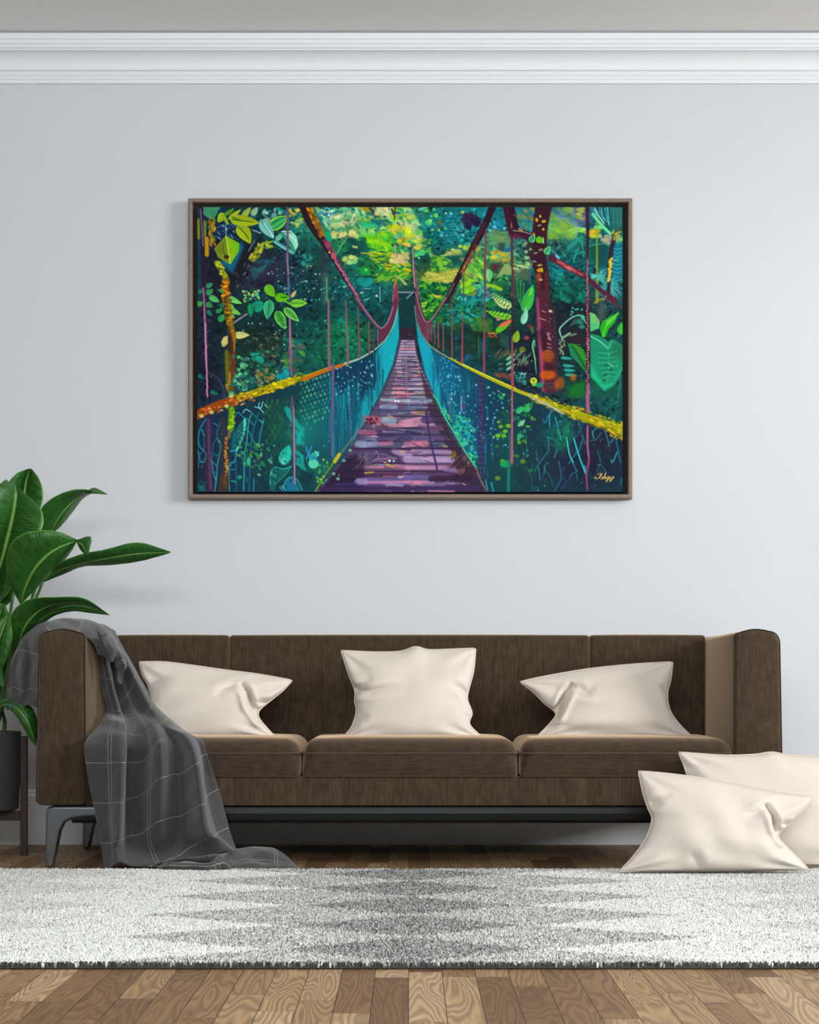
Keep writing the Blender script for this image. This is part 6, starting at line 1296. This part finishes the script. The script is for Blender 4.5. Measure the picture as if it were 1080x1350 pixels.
# dark inner leaves
leaf([(-30, 900, 6.30), (-18, 860, 6.28), (-4, 820, 6.25), (6, 795, 6.24)], [(-30, 900, 6.30), (-34, 850, 6.24), (-16, 800, 6.22), (6, 795, 6.24)], [(-30, 900, 6.30), (0, 865, 6.22), (14, 822, 6.22), (6, 795, 6.24)], .02)
leaf([(-2, 925, 6.36), (8, 885, 6.36), (16, 845, 6.34), (20, 806, 6.33)], [(-2, 925, 6.36), (-8, 880, 6.33), (0, 830, 6.32), (20, 806, 6.33)], [(-2, 925, 6.36), (22, 890, 6.33), (32, 845, 6.32), (20, 806, 6.33)], .02)
leaf([(0, 805, 6.36), (8, 785, 6.35), (18, 768, 6.34)], [(0, 805, 6.36), (2, 782, 6.33), (18, 768, 6.34)], [(0, 805, 6.36), (16, 790, 6.33), (18, 768, 6.34)], .008, 20)
leaf([(-12, 905, 6.10), (-8, 870, 6.08), (2, 835, 6.06), (12, 808, 6.08)], [(-12, 905, 6.10), (-22, 870, 6.05), (-12, 830, 6.04), (12, 808, 6.08)], [(-12, 905, 6.10), (6, 875, 6.05), (16, 840, 6.04), (12, 808, 6.08)], .015)
# stems rising from the pot
for s_ in [[(-26, 975, 6.34), (-22, 900, 6.33), (-16, 840, 6.31), (-14, 800, 6.30)], [(-20, 975, 6.36), (-4, 900, 6.38), (12, 820, 6.40), (24, 730, 6.42)], [(-14, 975, 6.33), (4, 915, 6.30), (18, 850, 6.26), (27, 797, 6.22)],
           [(-10, 975, 6.34), (10, 910, 6.32), (36, 820, 6.27), (56, 768, 6.22)], [(-16, 975, 6.37), (6, 900, 6.38), (42, 790, 6.37), (66, 706, 6.36)], [(-14, 975, 6.30), (0, 940, 6.27), (12, 900, 6.23), (22, 862, 6.20)],
           [(-20, 975, 6.30), (-22, 955, 6.27), (-14, 940, 6.22)], [(4, 972, 6.36), (6, 950, 6.36), (-2, 925, 6.36)], [(-30, 975, 6.26), (-28, 930, 6.15), (-16, 880, 6.06)], [(-34, 975, 6.32), (-32, 940, 6.3), (-30, 900, 6.3)],
           [(-8, 975, 6.28), (-12, 940, 6.16), (-12, 905, 6.10)], [(-18, 975, 6.38), (-6, 880, 6.37), (0, 805, 6.36)]]:
    stem(s_)

# ================================================================== rug: backing and pile
RX, RY0, RY1 = 1.80, -3.012, -1.052
rug = thing('area_rug', 'thick light and dark grey woven rug on the parquet in front of the sofa', 'rug', (0, (RY0 + RY1) / 2, 0))
MB().rbox((-RX, RY0, .0005), (RX, RY1, .009), .003, .003, n=2, mid=2).build('backing', BACKING, rug)
rs = np.random.RandomState(11); sp = .0052
nx = int(2 * RX / sp); ny = int((RY1 - RY0) / sp)
gx, gy = np.meshgrid((np.arange(nx) + .5) * sp - RX, RY0 + (np.arange(ny) + .5) * sp)
gx = (gx + rs.uniform(-.45, .45, gx.shape) * sp).ravel(); gy = (gy + rs.uniform(-.45, .45, gy.shape) * sp).ravel(); n = gx.size
def tri(t): t = np.mod(t, 1); return 1 - np.abs(2 * t - 1)
ax = np.abs(gx); wob = rs.normal(0, .010, n)
b1 = .32 + .38 * tri((gy + 1.22) / .40); b2 = -.01 + .30 * tri((gy + 1.42) / .40); b3 = .80 + .34 * tri((gy + 1.22) / .40)
d1 = np.clip((b1 + wob - ax) / .02 + .5, 0, 1); d2 = np.clip((b2 + wob - ax) / .02 + .5, 0, 1); d3 = np.clip((ax - b3 + wob) / .05, 0, 1)
tone = .97 - .29 * d1 - .25 * d2 - .15 * d3
sprd = .15 + .14 * d1 + .10 * d2
val = np.clip(tone * (.97 + sprd * rs.uniform(-1.6, 1.1, n)), .04, .97); dark = rs.rand(n) < (.05 + .11 * d1 + .09 * d2); val = np.where(dark, val * .42, val)
edge_shade = (gy < RY0 + .0105) & (rs.rand(n) < .90)                          # front tufts dyed dark to stand for the pile's shaded edge
val = np.where(edge_shade, rs.uniform(.03, .13, n) + .25 * (rs.rand(n) < .12), val)
h = rs.uniform(.0095, .0150, n); r = sp * rs.uniform(.50, .74, n); a0 = rs.uniform(0, 6.28, n); la_ = rs.uniform(0, 6.28, n); ll = rs.uniform(0, .0045, n)
edge = (gy < RY0 + .012); ll = np.where(edge, rs.uniform(.000, .0025, n), ll); la_ = np.where(edge, rs.uniform(-2.2, -.9, n), la_)
vs = np.zeros((n, 7, 3), np.float32)
for k in range(3):
    a = a0 + k * 2.0944
    vs[:, k] = np.stack([gx + r * .8 * np.cos(a), gy + r * .8 * np.sin(a), np.full(n, .0045)], 1)
    vs[:, 3 + k] = np.stack([gx + r * np.cos(a) + ll * .6 * np.cos(la_), gy + r * np.sin(a) + ll * .6 * np.sin(la_), .0045 + h * .72], 1)
vs[:, 6] = np.stack([gx + ll * np.cos(la_), gy + ll * np.sin(la_), .0045 + h], 1)
tq = []
for k in range(3):
    k2 = (k + 1) % 3; tq += [(k, k2, 3 + k2), (k, 3 + k2, 3 + k), (3 + k, 3 + k2, 6)]
fc = (np.arange(n)[:, None, None] * 7 + np.array(tq)[None]).reshape(-1, 3)
me = bpy.data.meshes.new('pile'); me.vertices.add(n * 7); me.vertices.foreach_set('co', vs.ravel()); me.loops.add(fc.size); me.loops.foreach_set('vertex_index', fc.astype(np.int32).ravel())
me.polygons.add(len(fc)); me.polygons.foreach_set('loop_start', np.arange(0, fc.size, 3, dtype=np.int32)); me.update(calc_edges=True)
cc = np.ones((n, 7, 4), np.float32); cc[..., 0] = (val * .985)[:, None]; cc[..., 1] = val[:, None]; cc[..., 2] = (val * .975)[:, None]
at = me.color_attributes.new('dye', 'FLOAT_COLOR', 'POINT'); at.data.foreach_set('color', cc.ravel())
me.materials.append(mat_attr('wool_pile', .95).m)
po = bpy.data.objects.new('pile', me); C.objects.link(po); po.parent = rug; po.matrix_parent_inverse = rug.matrix_basis.inverted(); po['kind'] = 'stuff'
